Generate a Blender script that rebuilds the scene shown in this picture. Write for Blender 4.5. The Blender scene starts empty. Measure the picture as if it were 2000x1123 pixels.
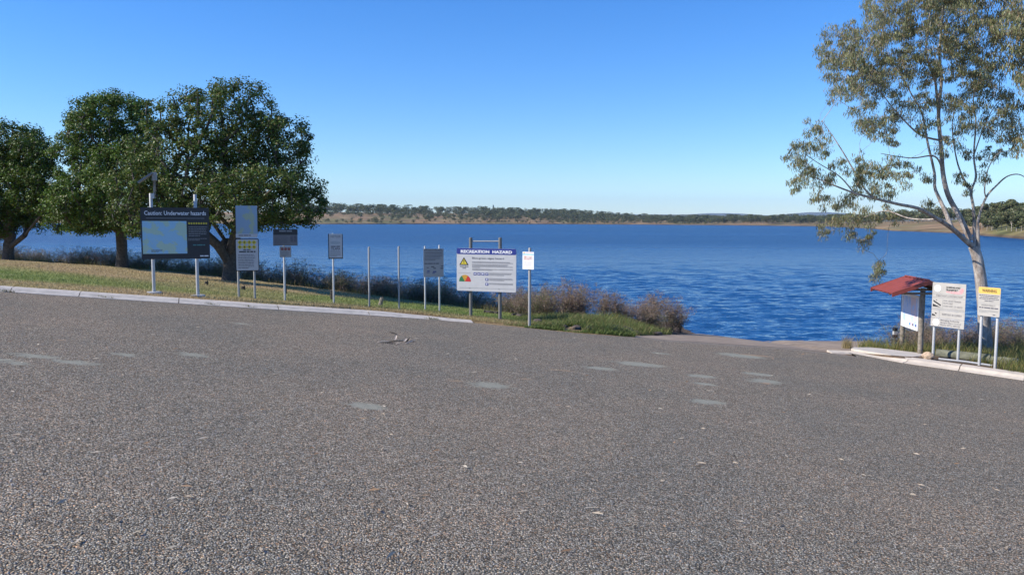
import bpy, math, random
import numpy as np
from mathutils import Vector, Matrix
rng = np.random.default_rng(7)
random.seed(7)
SC = bpy.context.scene
COL = SC.collection
W0, H0, FPX = 2000.0, 1123.0, 1556.0
PITCH, ROLL = math.atan((561.5-432.0)/FPX), 0.004
WATER = -4.0

# ------------------------------------------------------------------ camera
cam = bpy.data.cameras.new('camera'); camo = bpy.data.objects.new('camera', cam); COL.objects.link(camo)
cam.sensor_width = 36.0; cam.lens = 36.0*FPX/W0; cam.clip_start = 0.1; cam.clip_end = 40000
RM = Matrix.Rotation(math.radians(90)-PITCH, 3, 'X') @ Matrix.Rotation(ROLL, 3, 'Z')
camo.matrix_world = RM.to_4x4()
SC.camera = camo
# ------------------------------------------------------------------ light
SUN_EL, SUN_AZ = math.radians(36), math.radians(-11)      # azimuth: degrees beyond "due left"
world = bpy.data.worlds.new('World'); SC.world = world; world.use_nodes = True
wn = world.node_tree.nodes; wl = world.node_tree.links
bg = wn['Background']
sky = wn.new('ShaderNodeTexSky'); sky.sky_type = 'NISHITA'; sky.sun_disc = False
sky.sun_elevation = SUN_EL; sky.sun_rotation = math.radians(270)+SUN_AZ
sky.altitude = 0; sky.air_density = 1.0; sky.dust_density = 0.0; sky.ozone_density = 6.0
hs = wn.new('ShaderNodeHueSaturation'); hs.inputs['Saturation'].default_value = 1.24; hs.inputs['Hue'].default_value = 0.508
wl.new(sky.outputs[0], hs.inputs['Color']); tint = wn.new('ShaderNodeMix'); tint.data_type = 'RGBA'; tint.blend_type = 'MULTIPLY'; tint.inputs[0].default_value = 1.0; tint.inputs[7].default_value = (0.905, 0.985, 1.07, 1)
wl.new(hs.outputs[0], tint.inputs[6]); wl.new(tint.outputs[2], bg.inputs[0]); bg.inputs[1].default_value = 0.135
sl = bpy.data.lights.new('sun', 'SUN'); sl.energy = 5.0; sl.angle = math.radians(0.5); sl.color = (1.0, 0.93, 0.82)
so = bpy.data.objects.new('sun', sl); COL.objects.link(so)
so.rotation_euler = Vector((math.cos(SUN_EL)*math.cos(SUN_AZ), -math.cos(SUN_EL)*math.sin(SUN_AZ), -math.sin(SUN_EL))).to_track_quat('-Z', 'Y').to_euler()
SC.view_settings.view_transform = 'Standard'; SC.view_settings.look = 'None'
SC.view_settings.exposure = 0.42; SC.view_settings.gamma = 1.0; SC.view_settings.use_curve_mapping = False
SC.cycles.max_bounces = 6; SC.cycles.transparent_max_bounces = 8
SC.cycles.volume_bounces = 0

# ------------------------------------------------------------------ helpers: geometry of the place
def ray(px, py):
    v = RM @ Vector(((px-W0/2)/FPX, (H0/2-py)/FPX, -1.0))
    return v/v.y
def P(px, py, d): return ray(px, py)*d
def horizon(px): return 432.0+0.004*(px-1000)
def lotz(x, y):
    x = np.maximum(x, -22+ (np.minimum(x, -22)+22)*0.25)
    return -(1.65+0.045*y+0.0934*x)
def lot_hit(px, py):
    r = ray(px, py); d = -1.65/(r.z+0.045+0.0934*r.x)
    return r*d
EDGE_PX = [(0,569.5),(250,586),(500,602.3),(700,614.6),(830,623),(930,631),(1035,641),(1130,651),(1240,659),(1400,671),(1540,680),(1650,687),(1680,697),(1765,709),(1872,724),(2000,743)]
ep = [lot_hit(*p) for p in EDGE_PX]
EX = np.array([-90, -40]+[p.x for p in ep]+[22, 60.]); 
sl0 = (ep[1].y-ep[0].y)/(ep[1].x-ep[0].x); sl1 = (ep[-1].y-ep[-2].y)/(ep[-1].x-ep[-2].x)
EY = np.array([ep[0].y+sl0*(-90-ep[0].x), ep[0].y+sl0*(-40-ep[0].x)]+[p.y for p in ep]+[ep[-1].y+sl1*(22-ep[-1].x)*0.7, ep[-1].y+sl1*8])
o_ = np.argsort(EX); EX, EY = EX[o_], EY[o_]
def F(x): return np.interp(x, EX, EY)
# crest of the lawn: x, y, z
CR = []
for px, py, d in [(0,507,31.5),(250,522,30.5),(500,547,29.3),(700,573,29.6),(850,592,28.6),(1000,611,26.5),(1070,618,24.5),(1140,632,22.6)]:
    p = P(px, py, d); CR.append((p.x, p.y, p.z))
CR = np.array(CR)
CX = np.concatenate([[-90,-50], CR[:,0]]); CY = np.concatenate([[42,36], CR[:,1]]); CZ = np.concatenate([[-1.2,-1.5], CR[:,2]])
RA, RB = np.array([2.7,18.9]), np.array([6.1,27.0])        # left edge of the concrete ramp
RC, RD = np.array([8.9,20.9]), np.array([11.6,25.7])       # right edge
def side(x, y, A, B):
    d = B-A; n = np.array([-d[1], d[0]])/np.linalg.norm(d)
    return (x-A[0])*n[0]+(y-A[1])*n[1]                      # >0 left of A->B
def ss(a, b, v):
    t = np.clip((v-a)/(b-a), 0, 1); return t*t*(3-2*t)
def hnoise(x, y, s, seed=0):
    r = np.random.default_rng(seed); v = 0
    for k in range(5):
        a = r.uniform(0, 6.28); f = s*r.uniform(0.6, 1.9); ph = r.uniform(0, 6.28)
        v = v+np.sin((x*math.cos(a)+y*math.sin(a))*f+ph)
    return v/5
def terrain(x, y):
    x = np.asarray(x, float); y = np.asarray(y, float)
    f = F(x); ze = lotz(x, f)+0.075*np.maximum(ss(-0.9, -2.6, x), ss(9.0, 9.6, x))
    # left lawn
    cy = np.interp(x, CX, CY); cz = np.interp(x, CX, CZ)
    t = np.clip((y-f)/np.maximum(cy-f, 0.1), 0, 1)
    zl = ze+(cz-ze)*t - np.maximum(y-cy, 0)*0.23 + 0.02*hnoise(x, y, 1.3, 1)*t
    # ramp
    x2 = np.minimum(x, 8.84); f2 = F(x2); zr = lotz(x2, f2)-np.maximum(y-f2, 0)*0.100-0.004
    # right bank
    t2 = np.clip((y-f)/np.maximum(23.3-f, 0.5), 0, 1)
    zb = ze+(-3.76-ze)*t2**3 - np.maximum(y-23.3, 0)*0.17
    wk = np.exp(-((x-11.0)**2/1.1+(y-22.3)**2/1.4)); zb = zb*(1-wk)+(lotz(x, y)+0.03)*wk
    L = side(x, y, RA, RB); R = -side(x, y, RC, RD)
    hump = 0.30*ss(0, 1.6, L)*ss(0.05, 1.2, y-f)*ss(-1.0, 1.2, x)
    # left of ramp the bank keeps the ramp grade plus a hump, blended into the lawn
    wl_ = ss(0.4, 3.0, x)
    left = zl*(1-wl_)+(zr+hump+0.02)*wl_
    wL = ss(-0.05, 0.35, L); wR = ss(-0.05, 0.5, R)
    z = zr*(1-wL)+left*wL
    z = z*(1-wR)+zb*wR
    return np.maximum(z, -7.0)
def ground_hit(px, py, d0=8.0, d1=60.0):
    r = ray(px, py); ds = np.arange(d0, d1, 0.02)
    z = np.where(ds*r.y < F(ds*r.x), lotz(ds*r.x, ds), terrain(ds*r.x, ds))
    k = np.argmax(r.z*ds <= z); return r*float(ds[k])
def gz(x, y): return float(terrain(x, y)) if y >= F(x) else float(lotz(x, y))

# ------------------------------------------------------------------ helpers: objects
def tag(o, label=None, cat=None, group=None, kind=None):
    if label: o['label'] = label
    if cat: o['category'] = cat
    if group: o['group'] = group
    if kind: o['kind'] = kind
    return o
def empty(name, loc, rz=0, label=None, cat=None, group=None):
    o = bpy.data.objects.new(name, None); COL.objects.link(o); o.empty_display_size = 0.2
    o.location = loc; o.rotation_euler = (0, 0, rz); return tag(o, label, cat, group)
def link(name, me, mat=None, parent=None):
    if mat is not None and not me.materials: me.materials.append(mat)
    o = bpy.data.objects.new(name, me); COL.objects.link(o)
    if parent is not None: o.parent = parent
    return o
def mesh_np(name, V, F4, cols=None, smooth=False):
    """V (n,3); F4 (m,k) int; cols (n,3) point colours"""
    V = np.asarray(V, np.float32).reshape(-1, 3); F4 = np.asarray(F4, np.int32); k = F4.shape[1]
    me = bpy.data.meshes.new(name)
    me.vertices.add(len(V)); me.vertices.foreach_set('co', V.ravel())
    me.loops.add(F4.size); me.loops.foreach_set('vertex_index', F4.ravel())
    me.polygons.add(len(F4)); me.polygons.foreach_set('loop_start', np.arange(0, F4.size, k, dtype=np.int32))
    me.polygons.foreach_set('loop_total', np.full(len(F4), k, np.int32))
    me.update(calc_edges=True)
    if cols is not None:
        a = me.color_attributes.new('Col', 'FLOAT_COLOR', 'POINT')
        c = np.ones((len(V), 4), np.float32); c[:, :3] = cols; a.data.foreach_set('color', c.ravel())
    if smooth: me.polygons.foreach_set('use_smooth', np.ones(len(F4), bool))
    return me
class MB:
    def __init__(s): s.v = []; s.f = []; s.n = 0
    def add(s, v, f):
        s.v += [tuple(a) for a in v]; s.f += [tuple(i+s.n for i in q) for q in f]; s.n += len(v)
    def box(s, x0, x1, y0, y1, z0, z1):
        s.add([(x0,y0,z0),(x1,y0,z0),(x1,y1,z0),(x0,y1,z0),(x0,y0,z1),(x1,y0,z1),(x1,y1,z1),(x0,y1,z1)],
              [(0,3,2,1),(4,5,6,7),(0,1,5,4),(1,2,6,5),(2,3,7,6),(3,0,4,7)])
    def tube(s, pts, rad, sides=8, cap=True):
        pts = [Vector(p) for p in pts]; n = len(pts)
        if not hasattr(rad, '__len__'): rad = [rad]*n
        up = None; base = s.n; V = []
        for i, p in enumerate(pts):
            t = (pts[min(i+1, n-1)]-pts[max(i-1, 0)])
            t = t.normalized() if t.length > 1e-9 else Vector((0,0,1))
            if up is None: up = t.orthogonal().normalized()
            up = (up-t*up.dot(t)); up = up.normalized() if up.length > 1e-6 else t.orthogonal().normalized()
            b = t.cross(up)
            for k in range(sides):
                a = 2*math.pi*k/sides; V.append(p+(up*math.cos(a)+b*math.sin(a))*rad[i])
        Fq = []
        for i in range(n-1):
            for k in range(sides):
                a = i*sides+k; c = i*sides+(k+1) % sides
                Fq.append((a, c, c+sides, a+sides))
        if cap:
            Fq.append(tuple(range(sides-1, -1, -1))); Fq.append(tuple((n-1)*sides+k for k in range(sides)))
        s.add(V, Fq)
    def poly(s, pts, y0, y1):
        """extrude an outline of (x,z) from y0 to y1"""
        n = len(pts); V = [(p[0], y0, p[1]) for p in pts]+[(p[0], y1, p[1]) for p in pts]
        s.add(V, [tuple(range(n)), tuple(range(2*n-1, n-1, -1))]+[(i, i+n, (i+1) % n+n, (i+1) % n) for i in range(n)])
    def build(s, name, mat, parent=None, smooth=False, bevel=0):
        me = bpy.data.meshes.new(name); me.from_pydata(s.v, [], s.f); me.update()
        if smooth:
            me.polygons.foreach_set('use_smooth', np.ones(len(me.polygons), bool)); me.set_sharp_from_angle(angle=math.radians(40))
        o = link(name, me, mat, parent)
        if bevel:
            m = o.modifiers.new('bevel', 'BEVEL'); m.width = bevel; m.segments = 2; m.limit_method = 'ANGLE'
        return o
# ------------------------------------------------------------------ helpers: materials
def newmat(name):
    m = bpy.data.materials.new(name); m.use_nodes = True
    return m, m.node_tree.nodes, m.node_tree.links, m.node_tree.nodes['Principled BSDF']
def N(nodes, t, **kw):
    n = nodes.new(t)
    for k, v in kw.items(): setattr(n, k, v)
    return n
def ramp(nodes, stops):
    r = nodes.new('ShaderNodeValToRGB'); e = r.color_ramp.elements
    while len(e) < len(stops): e.new(0.5)
    for i, (p, c) in enumerate(stops): e[i].position = p; e[i].color = (*c, 1)
    return r
def mix(nodes, links, a, b, fac, mode='MIX'):
    m = nodes.new('ShaderNodeMix'); m.data_type = 'RGBA'; m.blend_type = mode
    for s, v in ((m.inputs[0], fac), (m.inputs[6], a), (m.inputs[7], b)):
        if hasattr(v, 'is_output'): links.new(v, s)
        else: s.default_value = v if not isinstance(v, tuple) else (*v, 1)
    return m.outputs[2]
def flat(name, c, rough=0.6, metal=0.0, noise=0.12, scale=20, bump=0.0, spec=0.5):
    m, n, l, b = newmat(name)
    g = N(n, 'ShaderNodeNewGeometry'); tn = N(n, 'ShaderNodeTexNoise'); tn.inputs['Scale'].default_value = scale; tn.inputs['Detail'].default_value = 6
    l.new(g.outputs['Position'], tn.inputs['Vector'])
    r = ramp(n, [(0.3, tuple(x*(1-noise) for x in c)), (0.7, tuple(min(1, x*(1+noise)) for x in c))])
    l.new(tn.outputs[0], r.inputs[0]); l.new(r.outputs[0], b.inputs['Base Color'])
    b.inputs['Roughness'].default_value = rough; b.inputs['Metallic'].default_value = metal; b.inputs['Specular IOR Level'].default_value = spec
    if bump:
        bp = N(n, 'ShaderNodeBump'); bp.inputs['Strength'].default_value = bump; bp.inputs['Distance'].default_value = 0.01
        l.new(tn.outputs[0], bp.inputs['Height']); l.new(bp.outputs[0], b.inputs['Normal'])
    return m
def colmat(name, rough=0.55, trans=0.3, spec=0.35, nscale=0):
    m, n, l, b = newmat(name)
    a = N(n, 'ShaderNodeVertexColor', layer_name='Col')
    src = a.outputs[0]
    if nscale:
        g = N(n, 'ShaderNodeNewGeometry'); tn = N(n, 'ShaderNodeTexNoise'); tn.inputs['Scale'].default_value = nscale; tn.inputs['Detail'].default_value = 8
        l.new(g.outputs['Position'], tn.inputs['Vector'])
        r = ramp(n, [(0.3, (0.55,0.55,0.55)), (0.7, (1.4,1.4,1.4))]); l.new(tn.outputs[0], r.inputs[0])
        src = mix(n, l, src, r.outputs[0], 1.0, 'MULTIPLY')
    l.new(src, b.inputs['Base Color']); b.inputs['Roughness'].default_value = rough; b.inputs['Specular IOR Level'].default_value = spec
    if trans:
        t = N(n, 'ShaderNodeBsdfTranslucent'); mx = N(n, 'ShaderNodeMixShader'); mx.inputs[0].default_value = trans
        l.new(src, t.inputs[0]); l.new(b.outputs[0], mx.inputs[1]); l.new(t.outputs[0], mx.inputs[2])
        l.new(mx.outputs[0], n['Material Output'].inputs[0])
    return m
M_leaf = colmat('leaf', 0.5, 0.27, 0.28)
M_gumleaf = colmat('gum_leaf', 0.5, 0.30, 0.35)
M_grass = colmat('grass_blade', 0.6, 0.3, 0.25)
M_scrub = colmat('scrub', 0.7, 0.25, 0.2)
M_shadesteel = flat('shade_darkened_steel', (0.17,0.165,0.15), 0.7, 0.1, 0.25, 30)  # hazard board posts: their unlit look is put into a darker steel colour
M_bark = flat('dark_bark', (0.075,0.062,0.050), 0.9, noise=0.45, scale=14, bump=0.8)
M_galv = flat('galvanised_steel', (0.46,0.46,0.45), 0.5, 0.15, 0.15, 40)
M_galvd = flat('dull_galvanised_steel', (0.30,0.30,0.29), 0.6, 0.1, 0.2, 40)
M_whitepaint = flat('white_steel_paint', (0.42,0.42,0.41), 0.45, 0.1, 0.08, 30)
M_black = flat('black_print', (0.012,0.012,0.014), 0.5, noise=0.1)
M_signblack = flat('charcoal_panel', (0.017,0.019,0.025), 0.45, noise=0.08)
M_white = flat('white_sheet', (0.50,0.50,0.50), 0.5, noise=0.05, scale=6)
M_brightwhite = flat('bright_white_sheet', (0.80,0.80,0.79), 0.5, noise=0.03)
M_whiteprint = flat('white_print', (0.75,0.75,0.76), 0.5, noise=0.04)
M_greyprint = flat('grey_print', (0.22,0.23,0.24), 0.6, noise=0.1)
M_bodyprint = flat('faded_black_print', (0.10,0.10,0.12), 0.6, noise=0.2)
M_navy = flat('navy_print', (0.018,0.035,0.22), 0.45, noise=0.08)
M_yellow = flat('yellow_print', (0.62,0.50,0.035), 0.5, noise=0.1)
M_amber = flat('amber_print', (0.75,0.47,0.11), 0.5, noise=0.06)
M_green = flat('green_print', (0.02,0.16,0.06), 0.5, noise=0.1)
M_orange = flat('orange_print', (0.50,0.27,0.03), 0.5, noise=0.1)
M_red = flat('red_print', (0.50,0.03,0.025), 0.5, noise=0.1)
M_pink = flat('faded_pink_print', (0.75,0.33,0.33), 0.6, noise=0.2)
M_cream = flat('weathered_cream_sheet', (0.44,0.415,0.375), 0.6, noise=0.08, scale=5)
M_postwood = flat('grey_timber', (0.22,0.19,0.15), 0.85, noise=0.35, scale=12, bump=0.6)
M_redroof = flat('red_roof_steel', (0.26,0.055,0.036), 0.5, noise=0.12, scale=8)
M_rock = flat('tan_stone', (0.42,0.31,0.21), 0.9, noise=0.35, scale=14, bump=1.0)
M_mossy = flat('mossy_timber', (0.17,0.17,0.12), 0.85, noise=0.35, scale=9, bump=0.6)
M_darkwood = flat('dark_weathered_wood', (0.045,0.038,0.03), 0.9, noise=0.4, scale=25, bump=0.8)
M_conc = flat('pale_concrete', (0.50,0.45,0.385), 0.85, noise=0.16, scale=7, bump=0.3)
M_palebark = flat('pale_shed_bark', (0.50,0.42,0.34), 0.8, noise=0.3, scale=30)
def gum_mat():
    m, n, l, b = newmat('gum_bark')
    g = N(n, 'ShaderNodeNewGeometry'); mp = N(n, 'ShaderNodeMapping'); mp.inputs['Scale'].default_value = (3.5,3.5,0.9)
    l.new(g.outputs['Position'], mp.inputs[0])
    tn = N(n, 'ShaderNodeTexNoise'); tn.inputs['Scale'].default_value = 2.0; tn.inputs['Detail'].default_value = 9; tn.inputs['Roughness'].default_value = 0.65
    l.new(mp.outputs[0], tn.inputs[0])
    r = ramp(n, [(0.30,(0.13,0.105,0.085)),(0.43,(0.33,0.275,0.235)),(0.55,(0.50,0.445,0.39)),(0.75,(0.64,0.59,0.53))])
    l.new(tn.outputs[0], r.inputs[0])
    t2 = N(n, 'ShaderNodeTexNoise'); t2.inputs['Scale'].default_value = 22; t2.inputs['Detail'].default_value = 6; l.new(mp.outputs[0], t2.inputs[0])
    r2 = ramp(n, [(0.35,(0.62,0.60,0.58)),(0.62,(1.1,1.1,1.1))]); l.new(t2.outputs[0], r2.inputs[0])
    l.new(mix(n, l, r.outputs[0], r2.outputs[0], 1.0, 'MULTIPLY'), b.inputs['Base Color'])
    bp = N(n, 'ShaderNodeBump'); bp.inputs['Strength'].default_value = 0.6; bp.inputs['Distance'].default_value = 0.03
    l.new(t2.outputs[0], bp.inputs['Height']); l.new(bp.outputs[0], b.inputs['Normal']); b.inputs['Roughness'].default_value = 0.8
    return m
M_gum = gum_mat()

# ================================================================== SETTING
# ---- asphalt
def asphalt_mat():
    m, n, l, b = newmat('chip_seal')
    g = N(n, 'ShaderNodeNewGeometry'); pos = g.outputs['Position']
    v = N(n, 'ShaderNodeTexVoronoi'); v.inputs['Scale'].default_value = 92; v.inputs['Randomness'].default_value = 1; l.new(pos, v.inputs['Vector'])
    sep = N(n, 'ShaderNodeSeparateColor'); l.new(v.outputs['Color'], sep.inputs[0])
    stone = ramp(n, [(0.0,(0.10,0.088,0.076)),(0.35,(0.19,0.166,0.142)),(0.7,(0.30,0.262,0.226)),(0.93,(0.44,0.385,0.33)),(1.0,(0.66,0.58,0.49))])
    l.new(sep.outputs[0], stone.inputs[0])
    tint = ramp(n, [(0.0,(0.92,0.97,1.08)),(0.5,(1,1,1)),(0.85,(1.10,0.97,0.88)),(1.0,(1.35,0.95,0.72))]); l.new(sep.outputs[1], tint.inputs[0])
    c = mix(n, l, stone.outputs[0], tint.outputs[0], 1.0, 'MULTIPLY')
    gap = ramp(n, [(0.42,(1,1,1)),(0.66,(0.38,0.37,0.35))]); l.new(v.outputs['Distance'], gap.inputs[0])
    c = mix(n, l, c, gap.outputs[0], 1.0, 'MULTIPLY')
    big = N(n, 'ShaderNodeTexNoise'); big.inputs['Scale'].default_value = 0.45; big.inputs['Detail'].default_value = 7; big.inputs['Roughness'].default_value = 0.6; l.new(pos, big.inputs['Vector'])
    br = ramp(n, [(0.28,(0.84,0.88,0.91)),(0.5,(1.0,0.985,0.965)),(0.72,(1.15,1.08,1.03))]); l.new(big.outputs[0], br.inputs[0])
    c = mix(n, l, c, br.outputs[0], 1.0, 'MULTIPLY')
    med = N(n, 'ShaderNodeTexNoise'); med.inputs['Scale'].default_value = 9; med.inputs['Detail'].default_value = 8; med.inputs['Roughness'].default_value = 0.7; l.new(pos, med.inputs['Vector'])
    mr = ramp(n, [(0.3,(0.80,0.80,0.80)),(0.7,(1.2,1.2,1.2))]); l.new(med.outputs[0], mr.inputs[0])
    c = mix(n, l, c, mr.outputs[0], 1.0, 'MULTIPLY')
    a = N(n, 'ShaderNodeVertexColor', layer_name='Col'); sa = N(n, 'ShaderNodeSeparateColor'); l.new(a.outputs[0], sa.inputs[0])
    def mask(chan, lo, hi):
        ad = N(n, 'ShaderNodeMath', operation='MULTIPLY_ADD'); l.new(med.outputs[0], ad.inputs[0]); ad.inputs[1].default_value = 1.7; ad.inputs[2].default_value = -0.85
        s = N(n, 'ShaderNodeMath', operation='ADD'); l.new(ad.outputs[0], s.inputs[0]); l.new(sa.outputs[chan], s.inputs[1])
        mr_ = N(n, 'ShaderNodeMapRange'); mr_.inputs[1].default_value = lo; mr_.inputs[2].default_value = hi; l.new(s.outputs[0], mr_.inputs[0]); return mr_.outputs[0]
    mA = mask(0, 0.35, 0.72); mB = mask(1, 0.45, 0.75); mC = mask(2, 0.3, 0.9)
    c = mix(n, l, c, (1.22,1.26,1.15), 1.0, 'MULTIPLY')
    mA8 = N(n, 'ShaderNodeMath', operation='MULTIPLY'); l.new(mA, mA8.inputs[0]); mA8.inputs[1].default_value = 0.8
    c = mix(n, l, c, (0.285,0.285,0.225), mA8.outputs[0])
    c = mix(n, l, c, (0.34,0.245,0.16), mB)
    c = mix(n, l, c, (0.29,0.25,0.21), mC)
    l.new(c, b.inputs['Base Color'])
    b.inputs['Roughness'].default_value = 0.85; b.inputs['Specular IOR Level'].default_value = 0.12
    inv = N(n, 'ShaderNodeMath', operation='MULTIPLY_ADD'); l.new(v.outputs['Distance'], inv.inputs[0]); inv.inputs[1].default_value = -1.0; inv.inputs[2].default_value = 1.0
    h2 = N(n, 'ShaderNodeMath', operation='MULTIPLY_ADD'); l.new(sep.outputs[2], h2.inputs[0]); h2.inputs[1].default_value = 0.7; l.new(inv.outputs[0], h2.inputs[2])
    damp = N(n, 'ShaderNodeMath', operation='MULTIPLY_ADD'); l.new(mA, damp.inputs[0]); damp.inputs[1].default_value = -0.75; damp.inputs[2].default_value = 1.0
    hm = N(n, 'ShaderNodeMath', operation='MULTIPLY'); l.new(h2.outputs[0], hm.inputs[0]); l.new(damp.outputs[0], hm.inputs[1])
    bp = N(n, 'ShaderNodeBump'); bp.inputs['Strength'].default_value = 1.0; bp.inputs['Distance'].default_value = 0.009
    l.new(hm.outputs[0], bp.inputs['Height']); l.new(bp.outputs[0], b.inputs['Normal'])
    return m
xs = np.concatenate([np.arange(-60,-15,1.5), np.arange(-15,16,0.11), np.arange(16,40,1.5)])
tv = np.concatenate([np.linspace(-35,0,12)[:-1], np.linspace(0,1,170)])
X, T = np.meshgrid(xs, tv, indexing='ij'); Fx = F(X)
Y = np.where(T < 0, T, np.where(T <= 1, T*Fx, 0))
Z = lotz(X, Y)+0.004*hnoise(X, Y, 0.9, 3)*ss(0, 0.4, Fx-Y)
PATCH = [(955,752,47,7,0),(715,793,55,7,0),(1380,784,35,5,0),(1247,711,50,4.5,0),(1172,719,32,3.5,0),(1497,745,30,4.5,0),(1480,731,26,3.5,0),
         (1372,735,28,3.2,0),(1378,750,24,3.2,0),(1450,695,40,4,0),(375,693,47,4.5,0),(245,693,45,4,0),(150,708,75,4.5,0),(70,695,90,4.5,0),(30,708,50,5,0),(0,703,60,3,0),
         (120,664,26,2.5,1),(885,743,22,2.2,1),(1100,723,30,1.8,1),(1475,694,32,1.8,1),(1495,749,14,2.5,1),(100,722,16,1.6,1),(470,632,30,1.5,0),(1290,690,20,1.5,0),(1030,740,12,1.5,1)]
cols = np.zeros((X.size, 3), np.float32); xf, yf, zf = X.ravel(), Y.ravel(), Z.ravel()
for (px, py, rx, ry, ch) in PATCH:
    c = lot_hit(px, py); e1 = lot_hit(px+rx, py); e2 = lot_hit(px, py-ry); e3 = lot_hit(px, py+ry)
    ax = abs(e1.x-c.x); ay = max(0.09, (e2.y-e3.y)/2); cy0 = (e2.y+e3.y)/2
    sk = px_s = c.x/c.y
    dx = (xf-c.x-(yf-cy0)*sk)/ax; dy = (yf-cy0)/ay
    cols[:, ch] = np.maximum(cols[:, ch], np.clip(1.25-np.sqrt(dx*dx+dy*dy)*0.85+0.12*hnoise(xf, yf, 6, int(px)), 0, 1))
cols[:, 2] = 0.75*ss(0.9, 0.0, F(xf)-yf)*ss(1.5, 4.0, xf)*ss(9.6, 8.0, xf)
nx, nt = X.shape; idx = np.arange(nx*nt).reshape(nx, nt)
Q = np.stack([idx[:-1,:-1], idx[1:,:-1], idx[1:,1:], idx[:-1,1:]], -1).reshape(-1, 4)
asph = link('car_park', mesh_np('car_park', np.stack([xf,yf,zf],-1), Q, cols, True), asphalt_mat()); tag(asph, kind='structure')

# ---- ground beyond the kerb
def gcol(x, y):
    x = np.asarray(x); y = np.asarray(y)
    f = F(x); cy = np.interp(x, CX, CY); q = y-f
    dry = np.array([0.40,0.30,0.165]); grn = np.array([0.18,0.24,0.065]); straw = np.array([0.36,0.31,0.13]); soil = np.array([0.15,0.105,0.07])
    n1 = hnoise(x, y, 0.55, 11); n2 = hnoise(x, y, 1.7, 12); n3 = hnoise(x, y, 4.2, 13)
    band = ss(2.0, 3.6, q)*ss(9.5, 6.0, q)
    g = np.clip(band*(0.8+0.55*n1)+0.35*n2+0.16*n3, 0, 1)
    g = np.where(x > -6, np.clip(g+0.25*ss(-6, -2, x)*ss(2.0, 5, q)+0.15, 0, 1), g)
    st = np.clip(0.25+0.6*n2+0.3*n3, 0, 1)
    c = dry*(1-g)[..., None]+grn*g[..., None]
    c = c*(1-0.55*st)[..., None]+straw*(0.55*st)[..., None]
    edge = ss(1.6, 0.3, q)*ss(-9, -3, x)*0.75
    c = c*(1-edge)[..., None]+np.array([0.25,0.165,0.09])*edge[..., None]
    so_ = np.clip(ss(-0.6, 0.2, y-cy)+ss(1.5, 3.0, x)*0.7+ss(9.0, 10.0, x), 0, 1)
    c = c*(1-so_)[..., None]+soil*so_[..., None]
    return c
def ground_mat():
    m, n, l, b = newmat('lawn_soil')
    a = N(n, 'ShaderNodeVertexColor', layer_name='Col'); g = N(n, 'ShaderNodeNewGeometry')
    t1 = N(n, 'ShaderNodeTexNoise'); t1.inputs['Scale'].default_value = 3.0; t1.inputs['Detail'].default_value = 12; t1.inputs['Roughness'].default_value = 0.75; l.new(g.outputs['Position'], t1.inputs[0])
    r = ramp(n, [(0.3,(0.55,0.58,0.6)),(0.7,(1.4,1.36,1.3))]); l.new(t1.outputs[0], r.inputs[0])
    l.new(mix(n, l, a.outputs[0], r.outputs[0], 1.0, 'MULTIPLY'), b.inputs['Base Color'])
    t2 = N(n, 'ShaderNodeTexNoise'); t2.inputs['Scale'].default_value = 30; t2.inputs['Detail'].default_value = 8; l.new(g.outputs['Position'], t2.inputs[0])
    bp = N(n, 'ShaderNodeBump'); bp.inputs['Strength'].default_value = 0.9; bp.inputs['Distance'].default_value = 0.03
    l.new(t2.outputs[0], bp.inputs['Height']); l.new(bp.outputs[0], b.inputs['Normal']); b.inputs['Roughness'].default_value = 0.95; b.inputs['Specular IOR Level'].default_value = 0.1
    return m
xs = np.concatenate([np.arange(-90,-34,2.0), np.arange(-34,26,0.2), np.arange(26,61,2.0)])
tv = np.concatenate([[0.0,0.05], [0.15,0.30,0.41,0.46], np.arange(0.6,16,0.15), np.arange(16,60,0.7)])
X, T = np.meshgrid(xs, tv, indexing='ij'); Y = F(X)+T; Z = terrain(X, Y)
KM = (X < -0.9) | (X > 8.9); Z = np.where((T < 0.42) & KM, lotz(X, Y)-0.03, Z)
Z[:, 0] = lotz(X[:, 0], Y[:, 0])-0.08
Z = Z+0.03*hnoise(X, Y, 5, 5)*ss(0.3, 1, T)*((X > 0.5) | (T > 12))*(side(X, Y, RA, RB) > 0.1)
nx, nt = X.shape; idx = np.arange(nx*nt).reshape(nx, nt)
Q = np.stack([idx[:-1,:-1], idx[1:,:-1], idx[1:,1:], idx[:-1,1:]], -1).reshape(-1, 4)
onramp = (side(X, Y, RA, RB) < 0.05) & (side(X, Y, RC, RD) > -0.05)
def in_poly(X, Y, poly):
    ins = np.zeros(X.shape, bool); j = len(poly)-1
    for i in range(len(poly)):
        (xi, yi), (xj, yj) = poly[i], poly[j]; c = ((yi > Y) != (yj > Y)) & (X < (xj-xi)*(Y-yi)/((yj-yi) or 1e-9)+xi); ins ^= c; j = i
    return ins
SLAB_PX = [(1662,687.5),(1668,684.8),(1700,684.6),(1733,688),(1806,697),(1800,702),(1775,704),(1740,700.5),(1700,694)]
slab_xy = [tuple(lot_hit(*p))[:2] for p in SLAB_PX]
sc_ = np.mean(slab_xy, 0); big_ = [tuple(sc_+(np.array(q)-sc_)*1.12) for q in slab_xy]
Z = np.where(in_poly(X, Y, big_), np.minimum(Z, lotz(X, Y)-0.03), Z)
gc = gcol(X, Y); gc[onramp] = (0.27,0.205,0.145)
tag(link('ground', mesh_np('ground', np.stack([X,Y,Z],-1).reshape(-1,3), Q, gc.reshape(-1,3), True), ground_mat()), kind='structure')
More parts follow.
